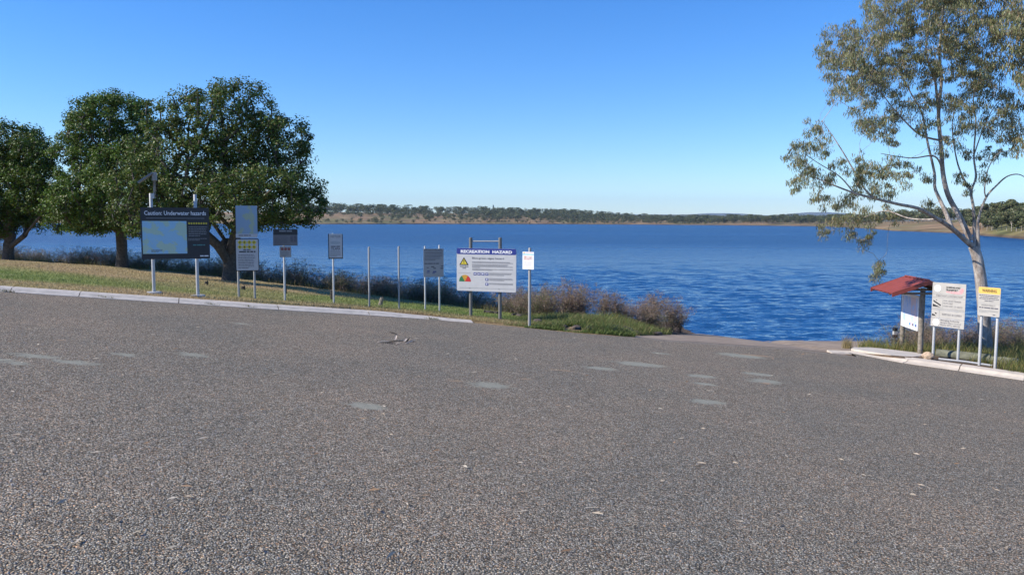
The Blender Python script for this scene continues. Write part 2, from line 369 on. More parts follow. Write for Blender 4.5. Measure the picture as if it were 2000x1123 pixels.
# ---- concrete boat ramp sheet
rv = []; 
for i in range(41):
    t = i/40*2.2
    a = RA+(RB-RA)*t; c = RC+(RD-RC)*t
    for j in range(25):
        q = a+(c-a)*j/24; yy = max(q[1], float(F(q[0]))); rv.append((q[0], yy, float(lotz(min(q[0], 8.84), F(min(q[0], 8.84)))-max(yy-F(min(q[0], 8.84)), 0)*0.100)+0.004))
rq = [(i*25+j, i*25+j+1, (i+1)*25+j+1, (i+1)*25+j) for i in range(40) for j in range(24)]
M_ramp = flat('ramp_concrete', (0.27,0.205,0.145), 0.9, noise=0.3, scale=2.2, bump=0.2)
tag(link('boat_ramp', mesh_np('boat_ramp', rv, rq, None, True), M_ramp), kind='structure')

# ---- water
def water_mat():
    m, n, l, b = newmat('lake_water')
    g = N(n, 'ShaderNodeNewGeometry')
    b.inputs['Base Color'].default_value = (0.013,0.075,0.20,1); b.inputs['Roughness'].default_value = 0.30
    b.inputs['IOR'].default_value = 1.33; b.inputs['Specular IOR Level'].default_value = 0.5
    def wave(sx, sy, sc, det, rot):
        mp = N(n, 'ShaderNodeMapping'); mp.inputs['Scale'].default_value = (sx,sy,1); mp.inputs['Rotation'].default_value = (0,0,rot); l.new(g.outputs['Position'], mp.inputs[0])
        t = N(n, 'ShaderNodeTexNoise'); t.inputs['Scale'].default_value = sc; t.inputs['Detail'].default_value = det; t.inputs['Roughness'].default_value = 0.55; t.inputs['Distortion'].default_value = 0.4; l.new(mp.outputs[0], t.inputs[0]); return t.outputs[0]
    w1 = wave(0.45,1,1.5,4,0.25); w2 = wave(0.6,1,5.0,3,-0.1); w3 = wave(0.5,1,0.35,3,0.1)
    a = N(n, 'ShaderNodeMath', operation='MULTIPLY_ADD'); l.new(w2, a.inputs[0]); a.inputs[1].default_value = 0.28; l.new(w1, a.inputs[2])
    c = N(n, 'ShaderNodeMath', operation='MULTIPLY_ADD'); l.new(w3, c.inputs[0]); c.inputs[1].default_value = 1.6; l.new(a.outputs[0], c.inputs[2])
    gust = wave(0.25,1,0.02,5,0.05); gr = ramp(n, [(0.35,(0.6,0.6,0.6)),(0.65,(1.25,1.25,1.25))]); l.new(gust, gr.inputs[0])
    bp = N(n, 'ShaderNodeBump'); bp.inputs['Strength'].default_value = 1.0
    sx_ = N(n, 'ShaderNodeSeparateXYZ'); l.new(g.outputs['Position'], sx_.inputs[0]); mrw = N(n, 'ShaderNodeMapRange'); l.new(sx_.outputs[1], mrw.inputs[0])
    mrw.inputs[1].default_value = 30; mrw.inputs[2].default_value = 170; mrw.inputs[3].default_value = 0.22; mrw.inputs[4].default_value = 1.1; l.new(mrw.outputs[0], bp.inputs['Distance'])
    mrr = N(n, 'ShaderNodeMapRange'); l.new(sx_.outputs[1], mrr.inputs[0]); mrr.inputs[1].default_value = 25; mrr.inputs[2].default_value = 150; mrr.inputs[3].default_value = 0.08; mrr.inputs[4].default_value = 0.33; l.new(mrr.outputs[0], b.inputs['Roughness'])
    mul = N(n, 'ShaderNodeMath', operation='MULTIPLY'); l.new(c.outputs[0], mul.inputs[0]); l.new(gr.outputs[0], mul.inputs[1])
    l.new(mul.outputs[0], bp.inputs['Height']); l.new(bp.outputs[0], b.inputs['Normal'])
    return m
ys = [21.0]
while ys[-1] < 170: ys.append(ys[-1]+ys[-1]**2*8e-5+0.025)
ys = np.array(ys); us = np.linspace(-.80, .82, 900)
U_, Y_ = np.meshgrid(us, ys, indexing='ij'); X_ = U_*Y_; Hh = np.zeros_like(X_); wr = np.random.default_rng(3)
for k in range(80):
    lam = 0.26*(1.75/0.26)**wr.uniform(0, 1); kk = 2*math.pi/lam; an = math.radians(97)+wr.normal(0, .42); ph = wr.uniform(0, 6.28)
    amp = 0.030*(1 if lam < 1.4 else .75)/kk/1.0; fade = np.clip((lam*2.2-(Y_**2*9e-5+.03)*4)/(lam*1.5), 0, 1)
    arg = kk*(X_*math.cos(an)+Y_*math.sin(an))+ph+0.8*np.sin(X_*.13*math.cos(ph)+Y_*.21+ph)
    Hh += amp*fade*(np.sin(arg)+.22*np.cos(2*arg))
Hh *= (0.85+0.35*hnoise(X_, Y_, .07, 8))*np.clip((170-Y_)/60, 0, 1)
idx = np.arange(X_.size).reshape(X_.shape); Qw = np.stack([idx[:-1,:-1], idx[1:,:-1], idx[1:,1:], idx[:-1,1:]], -1).reshape(-1,4)
Vw = np.stack([X_, Y_, WATER+Hh], -1).reshape(-1,3); nv = len(Vw)
Vw = np.concatenate([Vw, [(-6000,10,WATER-.14),(6000,10,WATER-.14),(6000,7000,WATER-.14),(-6000,7000,WATER-.14)]]); Qw = np.concatenate([Qw, [(nv,nv+1,nv+2,nv+3)]])
tag(link('lake_water', mesh_np('lake_water', Vw, Qw, None, True), water_mat()), kind='structure')

# ---- far shore
SX = np.array([-900,-300,650,900,1100,1350,1600,1690,1739,1859,1920,2000,2200,2500,3000])
SD = np.array([700,800,841,1000,1111,1020,819,556,399,318,256,203,140,100,80.])
SM = np.array([26,24,22,24,18,9,6,5,5,6,14,22,30,30,30.])
SS = np.array([.06,.06,.06,.06,.05,.025,.02,.02,.02,.03,.06,.07,.08,.08,.08])
def shore(px): return np.interp(px, SX, SD)
def far_h(px, D):
    D0 = shore(px); q = np.maximum(D-D0, 0); m_ = np.interp(px, SX, SM); s_ = np.interp(px, SX, SS)
    base = m_*(1-np.exp(-q*s_/m_))
    return WATER-0.5+np.minimum(q*0.25, 1.0)+base+1.6*hnoise(px/60, D/150, 1.0, 21)*np.clip(q/200, 0, 1)
def far_xy(px, D): return (px-1000)/FPX*D, D
pxs = np.arange(-900, 3001, 10.0); qs = np.concatenate([[-8,-2,0,2,4], np.arange(8,60,6), np.arange(60,400,15), np.arange(400,2400,80)])
PX, QQ = np.meshgrid(pxs, qs, indexing='ij'); D = shore(PX)+QQ*np.where(PX > 1700, 0.6, 1)
ZZ = far_h(PX, D); ZZ = np.where(QQ < 0, WATER-0.8, ZZ)
c_dry = np.array([0.27,0.185,0.105]); c_or = np.array([0.30,0.16,0.08]); c_gr = np.array([0.14,0.14,0.06])
n1 = hnoise(PX/25, D/30, 1.0, 31)[..., None]; n2 = hnoise(PX/9, D/14, 1.0, 32)[..., None]
fc = c_dry+(c_gr-c_dry)*np.clip(0.35+n1*0.9, 0, 1)+(c_or-c_dry)*np.clip(n2*0.8, 0, 1)
fc = np.where((QQ < 7)[..., None], np.array([0.11,0.08,0.055]), fc)
idx = np.arange(PX.size).reshape(PX.shape); Q = np.stack([idx[:-1,:-1], idx[1:,:-1], idx[1:,1:], idx[:-1,1:]], -1).reshape(-1,4)
tag(link('far_shore', mesh_np('far_shore', np.stack([(PX-1000)/FPX*D, D, ZZ], -1).reshape(-1,3), Q, fc.reshape(-1,3), True), colmat('far_grassland', 0.95, 0, 0.1, 0.05)), kind='structure')
# distant ranges
def hill_range(name, D0, depth, prof, colr, seed):
    pxs = np.arange(-1500, 3600, 8.0); pp = np.array(prof)
    top = np.interp(pxs, pp[:,0], pp[:,1]); rows = np.array([-1,-.75,-.5,-.3,-.15,0,.2,.5,1.0])
    PX, R = np.meshgrid(pxs, rows, indexing='ij'); Dm = D0+R*depth
    H = ((horizon(pxs)-top)/FPX*D0)[:, None]*(1-np.abs(R)**1.3)
    H = H+hnoise(PX/30, R*6, 1.2, seed)*0.06*np.maximum(H, 10)+hnoise(PX/9, R*9, 1.4, seed+1)*0.03*np.maximum(H, 10)
    H = np.where(np.abs(R) >= 1, -4, H)
    idx = np.arange(PX.size).reshape(PX.shape); Q = np.stack([idx[:-1,:-1], idx[1:,:-1], idx[1:,1:], idx[:-1,1:]], -1).reshape(-1,4)
    cc = np.tile(np.array(colr), (PX.size, 1))*(1+0.3*hnoise(PX/12, R*8, 1.5, seed+2).reshape(-1,1))
    return tag(link(name, mesh_np(name, np.stack([(PX-1000)/FPX*Dm, Dm, H], -1).reshape(-1,3), Q, cc, True), colmat(name+'_scrub', 0.95, 0, 0.1)), kind='structure')
hill_range('low_hills', 4300, 700, [(-1500,424),(600,424),(760,420),(900,417),(1020,418),(1130,419),(1260,421),(1330,419),(1420,421),(1500,424),(1640,425),(1900,424),(3600,420)], (0.10,0.095,0.055), 51)
hill_range('mountain_range', 9300, 1400, [(-1500,430),(1000,424),(1180,418),(1260,418.5),(1330,420),(1385,416.5),(1420,417),(1490,421),(1540,418),(1575,415),(1610,414),(1650,417),(1700,421),(1760,422),(1790,417.5),(1810,417.5),(1840,422),(1950,424),(3600,424)], (0.09,0.08,0.06), 61)

# ---- kerbs
def offs(x, w):
    e = 0.05; t = np.array([2*e, float(F(x+e)-F(x-e))]); t /= np.linalg.norm(t); nn = np.array([-t[1], t[0]])
    return np.array([x, float(F(x))])+nn*w
def kerb(name, bounds, prof, mat, endtaper=None):
    root = empty(name, (0,0,0)); tag(root, kind='structure')
    for a, b in zip(bounds[:-1], bounds[1:]):
        a2, b2 = a+0.008, b-0.008; n = 12; mb = MB(); V = []
        for i in range(n+1):
            x = a2+(b2-a2)*i/n; f = float(F(x)); z0 = float(lotz(x, f)); hh = 1.0 if endtaper is None else endtaper(x)
            for w, h in prof:
                q = offs(x, w); V.append((q[0], q[1], z0+(h*hh if h > 0 else h)))
        k = len(prof); Fq = []
        for i in range(n):
            for j in range(k-1): Fq.append((i*k+j, (i+1)*k+j, (i+1)*k+j+1, i*k+j+1))
        Fq.append(tuple(range(k))); Fq.append(tuple(n*k+j for j in range(k-1,-1,-1)))
        mb.add(V, Fq); mb.build('kerb_segment', mat, root)
    return root
xk = lambda px, py: lot_hit(px, py).x
lb = [-34,-31,-28,-25,-22,-19,-16,-13,xk(0,569.5)+0.15]+[xk(px, py) for px, py in [(160,579),(352,592),(545,605),(723,616)]]+[xk(840,624), xk(925,630.5)]
PROF = [(-0.02,-0.06),(-0.005,0.008),(0.10,0.020),(0.17,0.058),(0.20,0.070),(0.42,0.078),(0.43,0.05),(0.43,-0.06)]
kerb('kerb', lb, PROF, M_conc, lambda x: 1.0-0.75*float(ss(-3.2, -1.2, x)))
rb = [xk(1665,692), xk(1765,709), xk(1872,724), xk(2000,743), xk(2000,743)+2.2, xk(2000,743)+4.5]
PROF2 = [(-0.02,-0.06),(-0.005,0.010),(0.12,0.03),(0.20,0.085),(0.48,0.095),(0.485,-0.06)]
kerb('kerb', rb, PROF2, flat('cream_concrete', (0.55,0.475,0.385), 0.85, noise=0.12, scale=6, bump=0.25), lambda x: float(ss(9.0, 9.8, x))*0.8+0.2)
# footpath slab behind the right kerb
sp = [(1662,687.5),(1668,684.8),(1700,684.6),(1733,688),(1806,697),(1800,702),(1775,704),(1740,700.5),(1700,694)]
pv = []
for px, py in sp:
    g_ = lot_hit(px, py); pv.append((g_.x, g_.y, float(lotz(g_.x, g_.y))+0.02))
mb = MB(); n = len(pv); mb.add([(a,b,c+0.075) for a,b,c in pv]+[(a,b,c-0.25) for a,b,c in pv], [tuple(range(n-1,-1,-1)), tuple(range(n,2*n))]+[(i,(i+1)%n,(i+1)%n+n,i+n) for i in range(n)])
tag(mb.build('footpath', flat('path_concrete', (0.56,0.50,0.42), 0.85, noise=0.12, scale=5, bump=0.2)), kind='structure')

# ================================================================== SIGNS
class Sign:
    def __init__(s, name, px, py, yaw_deg, label, cat='sign', group=None):
        g_ = ground_hit(px, py); s.o = Vector((g_.x, g_.y, g_.z)); s.yaw = math.radians(yaw_deg)
        s.ux = Vector((math.cos(s.yaw), math.sin(s.yaw), 0)); s.nn = Vector((math.sin(s.yaw), -math.cos(s.yaw), 0))
        s.root = empty(name, s.o, s.yaw, label, cat, group)
    def loc(s, px, py, off=0.0):
        r = ray(px, py); o = s.o+s.nn*off; t = o.dot(s.nn)/r.dot(s.nn); p = r*t-s.o
        return p.dot(s.ux), p.z
    def gz(s, u):
        w = s.o+s.ux*u; return gz(w.x, w.y)-s.o.z
    def post(s, pxb, pyb, pyt, r, mat=None, y=0.0, name='post', square=False):
        u, _ = s.loc(pxb, pyb, -y); _, zt = s.loc(pxb, pyt, -y)
        g_ = s.gz(u); mb = MB()
        if square: mb.box(u-r, u+r, y-r, y+r, g_-0.2, zt)
        else: mb.tube([(u,y,g_-0.2),(u,y,zt-0.01),(u,y,zt)], [r,r,r*0.8], 14)
        return mb.build(name, mat or M_galv, s.root, smooth=not square), u, zt
    def rect(s, x0, y0, x1, y1, off, mat, name, thick=0.004, round_=0, bevel=0):
        u0, z0 = s.loc(x0, (y0+y1)/2)[0], s.loc((x0+x1)/2, y0)[1]; u1, z1 = s.loc(x1, (y0+y1)/2)[0], s.loc((x0+x1)/2, y1)[1]
        return s.urect(u0, z0, u1, z1, off, mat, name, thick, round_)
    def urect(s, u0, z0, u1, z1, off, mat, name, thick=0.004, round_=0, parent=None):
        mb = MB()
        if round_:
            pts = []
            for cx, cz, a0 in ((u1-round_, z0-round_, 0), (u0+round_, z0-round_, 90), (u0+round_, z1+round_, 180), (u1-round_, z1+round_, 270)):
                for k in range(5):
                    a = math.radians(a0+90*k/4); pts.append((cx+round_*math.cos(a), cz+round_*math.sin(a)))
            mb.poly(pts[::-1], -off, -off+thick)
        else: mb.box(min(u0,u1), max(u0,u1), -off, -off+thick, min(z0,z1), max(z0,z1))
        return mb.build(name, mat, parent or s.root)
def text_mesh(txt, bold=0.0):
    cu = bpy.data.curves.new('lettering', 'FONT'); cu.body = txt; cu.size = 1; cu.offset = bold; cu.extrude = 0; cu.resolution_u = 2
    ob = bpy.data.objects.new('tmp', cu); COL.objects.link(ob)
    dg = bpy.context.evaluated_depsgraph_get(); dg.update()
    me = bpy.data.meshes.new_from_object(ob.evaluated_get(dg)); bpy.data.objects.remove(ob); bpy.data.curves.remove(cu)
    return me
def lettering(sg, txt, u0, u1, zt, zb, off, mat, bold=0.0, parent=None, shear=0.0, slope=0.0, name='lettering'):
    """fit text into the box u0..u1, top zt, bottom zb"""
    me = text_mesh(txt, bold); n = len(me.vertices); a = np.zeros(n*3); me.vertices.foreach_get('co', a); a = a.reshape(-1,3)
    x0, x1, y0, y1 = a[:,0].min(), a[:,0].max(), a[:,1].min(), a[:,1].max()
    tx = (a[:,0]-x0)/(x1-x0); ty = (a[:,1]-y0)/(y1-y0)
    b = np.stack([u0+tx*(u1-u0)+shear*(ty*(zt-zb)), np.full(n, -off), zb+ty*(zt-zb)], -1)
    me.vertices.foreach_set('co', b.ravel()); me.update()
    return link(name, me, mat, parent or sg.root)
def body(sg, u0, u1, zt, zb, rows, off, mat, parent=None, fill=0.5, name='printed_text', last=0.6, align='l'):
    mb = MB(); dz = (zt-zb)/rows
    for i in range(rows):
        z1 = zt-i*dz; z0 = z1-dz*fill; w = (u1-u0)*(random.uniform(0.86, 1) if i < rows-1 else last)
        u = u0 if align == 'l' else (u0+u1-w)/2; end = u+w
        while u < end:
            l_ = min(random.uniform(1.2, 4.5)*dz*fill*1.2, end-u); mb.box(u, u+l_, -off, -off+0.0005, z0, z1); u += l_+dz*fill*0.5
    return mb.build(name, mat, parent or sg.root)

# --- 1 caution sign
s = Sign('caution_sign', 301, 573.5, 22, 'wide black underwater hazards sign with pale lake map on two white posts')
s.post(301, 573.5, 378, 0.036, M_whitepaint); s.post(386.5, 574.5, 380, 0.036, M_whitepaint)
for px in (301, 386.5):
    u = s.loc(px, 574)[0]; mb = MB(); g_ = s.gz(u); mb.tube([(u,0,g_-0.02),(u,0,g_+0.035),(u,0,g_+0.045)], [0.16,0.16,0.14], 20); mb.build('base_plate', M_whitepaint, s.root)
U0, Z0 = s.loc(273.5, 405, .05); U1, Z1 = s.loc(410.5, 505, .05)
pan = s.urect(U0, Z0, U1, Z1, 0.055, M_signblack, 'board', 0.012)
Wd, Hd = U1-U0, Z0-Z1
bu = lambda f: U0+f*Wd
bz = lambda f: Z0-f*Hd
lettering(s, 'Caution: Underwater hazards', bu(.055), bu(.955), bz(.065), bz(.148), .0575, M_whiteprint, 0.012, pan)
s.urect(bu(.08), bz(.203), bu(.93), bz(.212), .057, M_greyprint, 'rule', 0.002, parent=pan)
# map panel: procedural lake map
def map_mat(name, land, land2, wat, scale, seed, thr=0.5):
    m, n, l, b = newmat(name); g = N(n, 'ShaderNodeTexCoord'); mp = N(n, 'ShaderNodeMapping'); mp.inputs['Location'].default_value = (seed, 0, seed*0.7); l.new(g.outputs['Generated'], mp.inputs[0])
    t = N(n, 'ShaderNodeTexNoise'); t.inputs['Scale'].default_value = scale; t.inputs['Detail'].default_value = 4; l.new(mp.outputs[0], t.inputs[0])
    gr = N(n, 'ShaderNodeTexGradient'); l.new(g.outputs['Generated'], gr.inputs[0])
    r = ramp(n, [(thr-0.03, land), (thr, wat), (thr+0.16, wat), (thr+0.2, land2)]); l.new(t.outputs[0], r.inputs[0]); l.new(r.outputs[0], b.inputs['Base Color'])
    b.inputs['Roughness'].default_value = 0.5; return m
M_map = map_mat('lake_map_print', (0.42,0.56,0.44), (0.60,0.48,0.50), (0.30,0.52,0.66), 3.6, 2.3, 0.50)
mp_ = s.urect(bu(.02), bz(.262), bu(.662), bz(.895), .0575, M_map, 'map_panel', 0.002, parent=pan)
body(s, bu(.14), bu(.32), bz(.815), bz(.87), 3, .0585, M_bodyprint, pan)
mb = MB()
for k in range(8):
    cx = bu(.70+.0365*k); r_ = Wd*.0175; cz = bz(.305); mb.add([(cx-r_,-.0585,cz),(cx,-.0585,cz-r_),(cx+r_,-.0585,cz),(cx,-.0585,cz+r_)], [(0,1,2,3)])
mb.build('hazard_symbols', M_yellow, pan)
body(s, bu(.69), bu(.97), bz(.37), bz(.58), 6, .0585, M_greyprint, pan, 0.35)
body(s, bu(.68), bu(.97), bz(.60), bz(.66), 2, .0585, M_greyprint, pan, 0.35)
body(s, bu(.75), bu(.93), bz(.72), bz(.755), 1, .0585, flat('teal_print', (0.06,0.20,0.20)), pan, 0.6, last=1)
body(s, bu(.85), bu(.985), bz(.935), bz(.965), 1, .0585, M_whiteprint, pan, 0.7, last=1)
# camera and solar arm on the left post
arm = Sign('solar_light', 301, 573.5, 20, 'tilted grey solar panel with pole mount above the black caution sign', 'solar panel')
u, z0 = arm.loc(300.5, 380); _, z1 = arm.loc(301.5, 338); mb = MB()
mb.tube([(u+.01,0.0,z0-0.02),(u+.02,0,z0+0.3),(u+.035,0,z1)], 0.026, 10); mb.build('mast', M_postwood, arm.root, True)
mb = MB(); mb.box(u-0.03, u+0.075, -0.05, 0.05, arm.loc(301,353)[1], arm.loc(301,337)[1]); mb.build('battery_box', M_galvd, arm.root, bevel=0.008)
a0 = arm.loc(269, 356); a1 = arm.loc(297.5, 337); mb = MB(); dx, dz = a1[0]-a0[0], a1[1]-a0[1]; L_ = math.hypot(dx, dz); nx_, nz_ = dz/L_*0.035, -dx/L_*0.035
mb.add([(a0[0]+nx_*sx_, yy, a0[1]+nz_*sx_) for yy in (-0.17,0.17) for sx_ in (0,1)]+[(a1[0]+nx_*sx_, yy, a1[1]+nz_*sx_) for yy in (-0.17,0.17) for sx_ in (0,1)],
       [(0,4,6,2),(1,3,7,5),(0,1,5,4),(2,6,7,3),(0,2,3,1),(4,5,7,6)])
mb.build('panel', flat('panel_grey', (0.17,0.18,0.19), 0.5), arm.root)
mb = MB(); mb.box(u-0.05, u+0.01, -0.06, 0.02, arm.loc(300,388)[1], arm.loc(300,378)[1]); mb.build('clamp', M_galv, arm.root)

# --- 2 map sign above yellow-symbols sign
s = Sign('warning_sign', 466.5, 581, 19, 'tall faded lake map above white sign with eight yellow diamonds, by the big tree')
s.post(466.5, 581, 467, 0.026, M_galvd, 0.03); s.post(498, 583, 467, 0.026, M_galvd, 0.03)
M_map2 = map_mat('faded_map_print', (0.36,0.42,0.30), (0.36,0.42,0.30), (0.26,0.36,0.46), 2.0, 7.1, 0.46)
top = s.rect(460.5, 402, 502.5, 462, 0.02, M_map2, 'map_board', 0.006)
s.rect(460.5, 457, 502.5, 464.5, 0.023, M_white, 'caption_strip', 0.002)
u0, z0 = s.loc(466, 459); u1, z1 = s.loc(490, 461); body(s, u0, u1, z0, z1, 1, .024, M_bodyprint, None, 0.9, last=1)
s.rect(459.5, 466, 506, 529.5, 0.026, M_black, 'board_border', 0.006, 0.03)
brd = s.rect(461.3, 467.6, 504.4, 528, 0.029, M_white, 'board', 0.003, 0.025)
mb = MB(); mb2 = MB()
for r in range(2):
    for k in range(4):
        cx, cz = s.loc(468.5+9.2*k, 473.5+9*r); q = 0.058
        mb.add([(cx-q,-.031,cz),(cx,-.031,cz-q),(cx+q,-.031,cz),(cx,-.031,cz+q)], [(0,1,2,3)]); mb2.add([(cx-q*.35,-.032,cz-q*.1),(cx,-.032,cz-q*.4),(cx+q*.3,-.032,cz+q*.1),(cx,-.032,cz+q*.4)], [(0,1,2,3)])
mb.build('yellow_diamond', M_yellow, brd); mb2.build('hazard_symbols', M_black, brd)
u0, z0 = s.loc(475, 487); u1, z1 = s.loc(490, 489); body(s, u0, u1, z0, z1, 1, .031, M_bodyprint, brd, .9, last=1)
u0, z0 = s.loc(467, 490.5); u1, z1 = s.loc(499, 493); body(s, u0, u1, z0, z1, 1, .031, M_black, brd, .9, last=1)
u0, z0 = s.loc(465, 497); u1, z1 = s.loc(500, 526); body(s, u0, u1, z0, z1, 9, .031, M_bodyprint, brd, .35)
# --- 3 grey sign with dark header
s = Sign('notice_sign', 556.5, 587, 20, 'shaded grey notice with dark header and small square plate below, on one thin post')
s.post(556.5, 587, 455, 0.026, M_galv, 0.035)
M_g1 = flat('grey_board', (0.16,0.16,0.165), 0.6, noise=0.1, scale=4)
b1 = s.rect(533.3, 459, 581, 480, 0.02, M_g1, 'board', 0.006); s.rect(533.3, 448, 581, 459, 0.02, M_signblack, 'header_board', 0.006)
u0, z0 = s.loc(545, 450); u1, z1 = s.loc(570, 453); body(s, u0, u1, z0, z1, 1, .0225, M_greyprint, None, .9, last=1)
u0, z0 = s.loc(535.5, 461); u1, z1 = s.loc(563, 479); body(s, u0, u1, z0, z1, 8, .0225, M_bodyprint, b1, .35)
for a in (567, 573.5): s.rect(a, 461, a+5.5, 472.5, .0225, M_bodyprint, 'picture', 0.002)
b2 = s.rect(546, 481, 568.5, 502.5, 0.024, flat('plate_grey', (0.32,0.31,0.30)), 'plate', 0.005)
for k in range(3):
    cx, cz = s.loc(551+6.6*k, 486.5); mb = MB(); mb.poly([(cx+.035*math.cos(a), cz+.035*math.sin(a)) for a in np.linspace(0, -6.28, 15)[:-1]], -.0265, -.0245); mb.build('symbol', flat('dull_red', (0.22,0.06,0.05)), b2)
u0, z0 = s.loc(548, 492); u1, z1 = s.loc(566, 501); body(s, u0, u1, z0, z1, 4, .0265, M_greyprint, b2, .4)
# --- 4 tilapia sign
s = Sign('notice_sign', 652, 593, 18, 'narrow grey white sign reading TILAPIA with dark side edges, on a single post')
s.post(652, 593, 456, 0.024, M_galv, 0.035)
s.rect(641, 457, 669.5, 505.5, 0.018, M_signblack, 'backing_board', 0.008); b1 = s.rect(642.8, 456.8, 668, 503.5, 0.023, M_white, 'board', 0.004)
u0, z0 = s.loc(645.5, 460); u1, z1 = s.loc(665.5, 464.3); lettering(s, 'NETLER', u0, u1, z0, z1, .025, M_greyprint, .02, b1)
u0, z0 = s.loc(646, 480.5); u1, z1 = s.loc(665, 483); body(s, u0, u1, z0, z1, 1, .025, M_bodyprint, b1, .8, last=1)
u0, z0 = s.loc(646, 483.8); u1, z1 = s.loc(664.5, 488); lettering(s, 'TILAPIA', u0, u1, z0, z1, .025, M_bodyprint, .03, b1)
mb = MB(); cx, cz = s.loc(655, 474); mb.poly([(cx+.14*math.cos(a)*(1 if math.cos(a) < .3 else 1-.3*abs(math.sin(a))), cz+.045*math.sin(a)) for a in np.linspace(0,-6.28,19)[:-1]]+[], -.025, -.0235); mb.build('fish_picture', flat('fish_print', (0.38,0.41,0.42)), b1)
u0, z0 = s.loc(645, 490); u1, z1 = s.loc(666, 502); body(s, u0, u1, z0, z1, 5, .025, M_greyprint, b1, .4)
# --- 5, 6 bare posts
for px, py, top_, lab in ((721.5,600,483,'thin bare steel post in the lawn, left of the two without a sign'),(779.5,604,482,'thin bare steel post in the lawn, right of the two without a sign')):
    s = Sign('bare_post', px, py, 0, lab, 'post', 'bare posts in the lawn'); s.post(px, py, top_, 0.024, M_galvd)
    u, z = s.loc(px, top_); mb = MB(); mb.tube([(u,0,z),(u,0,z+.015)], [0.028,0.026], 12); mb.build('cap', M_galvd, s.root)
# --- 7 two post grey notice
s = Sign('notice_sign', 830.5, 605, 18, 'faded grey notice on two thin posts just left of the recreation hazard board')
s.post(830.5, 605, 480.5, 0.024, M_galv, 0.035); s.post(858.5, 606, 478.5, 0.024, M_galv, 0.035)
b1 = s.rect(826.8, 486, 866, 541, 0.02, flat('faded_grey_board', (0.42,0.39,0.37), noise=0.08, scale=4), 'board', 0.005)
u0, z0 = s.loc(828, 487); u1, z1 = s.loc(864, 489.3); body(s, u0, u1, z0, z1, 1, .0225, M_bodyprint, b1, .6, last=.98)
u0, z0 = s.loc(829, 491); u1, z1 = s.loc(864, 510); body(s, u0, u1, z0, z1, 7, .0225, M_bodyprint, b1, .35)
u0, z0 = s.loc(828.5, 514); u1, z1 = s.loc(857, 516); body(s, u0, u1, z0, z1, 1, .0225, M_bodyprint, b1, .8, last=1)
for (a, b_, w_, h_) in ((842,520,6,2),(861,519,4.5,1.5),(846,523,5,2),(860,523,5,2),(833,522,4,1.5),(834,528.5,5,1.4),(845,529.5,7,2),(833,531.5,6,1.3),(844,533,5,1.3)):
    s.rect(a, b_, a+w_, b_+h_, .0225, M_navy if b_ > 528 else M_bodyprint, 'logo', 0.002)
# --- 8 recreation hazard board
s = Sign('hazard_board', 976.5, 625, -20, 'large white RECREATION HAZARD board with navy header on two dark steel posts')
_, ua, za = s.post(919.5, 608, 464, 0.046, M_shadesteel, 0.06); _, ub, zb_ = s.post(976.5, 625, 464, 0.046, M_shadesteel, 0.06)
mb = MB(); mb.tube([(ua,0.06,za-.1),(ub,0.06,zb_-.1)], 0.016, 8); mb.build('crossbar', M_galvd, s.root, True)
U0, Z0 = s.loc(892, 484.5, .03); U1, Z1 = s.loc(1007.8, 571.5, .03)
Wd, Hd = U1-U0, Z0-Z1
bu = lambda f: U0+f*Wd
bz = lambda f: Z0-f*Hd
brd = s.urect(U0, Z0, U1, Z1, 0.03, M_white, 'board', 0.02, 0.04)
hd = s.urect(U0+.002, Z0-.002, U1-.002, bz(.14), 0.032, M_navy, 'header', 0.0015, 0.03)
lettering(s, 'RECREATION  HAZARD', bu(.07), bu(.935), bz(.04), bz(.113), .034, M_whiteprint, 0.045, hd)
lettering(s, 'Blue-green algae hazard', bu(.265), bu(.80), bz(.205), bz(.262), .0325, M_bodyprint, 0.015, brd)
mb = MB(); cx = bu(.125); mb.poly([(cx, bz(.21)), (bu(.205), bz(.395)), (bu(.045), bz(.395))], -.033, -.031); tri = mb.build('warning_triangle', M_black, brd)
mb = MB(); mb.poly([(cx, bz(.25)), (bu(.178), bz(.375)), (bu(.072), bz(.375))], -.0345, -.0325); mb.build('yellow_field', M_yellow, tri)
lettering(s, '!', bu(.117), bu(.133), bz(.275), bz(.36), .036, M_black, 0.03, tri)
lettering(s, 'WARNING', bu(.05), bu(.2), bz(.415), bz(.443), .033, M_black, 0.02, brd)
s.urect(bu(.1), bz(.46), bu(.16), bz(.478), .033, M_bodyprint, 'lettering_line', .001, parent=brd)
body(s, bu(.265), bu(.95), bz(.31), bz(.35), 2, .0325, M_bodyprint, brd, .45, last=1)
body(s, bu(.265), bu(.95), bz(.37), bz(.465), 4, .0325, M_bodyprint, brd, .45, last=.2)
body(s, bu(.265), bu(.95), bz(.478), bz(.52), 2, .0325, M_bodyprint, brd, .45, last=.5)
for i, (fx, fz) in enumerate(((.29,.565),(.356,.565),(.422,.565),(.49,.565),(.49,.69),(.49,.80))):
    ic = s.urect(bu(fx), bz(fz), bu(fx+.05), bz(fz+.06), .033, M_navy, 'pictogram', .0015, parent=brd)
    q = Wd*.05; mb = MB(); x0_, z0_ = bu(fx), bz(fz+.06); mb.poly([(x0_+q*.2,z0_+q*.2),(x0_+q*.25,z0_+q*(.35+.1*(i%3))),(x0_+q*.55,z0_+q*(.75-.1*(i%2))),(x0_+q*.8,z0_+q*.3)], -.0345, -.0335); mb.build('symbol', M_whiteprint, ic)
body(s, bu(.555), bu(.97), bz(.565), bz(.635), 3, .0325, M_bodyprint, brd, .4); body(s, bu(.555), bu(.97), bz(.69), bz(.755), 3, .0325, M_bodyprint, brd, .4); body(s, bu(.555), bu(.97), bz(.80), bz(.845), 2, .0325, M_bodyprint, brd, .4, last=.95)
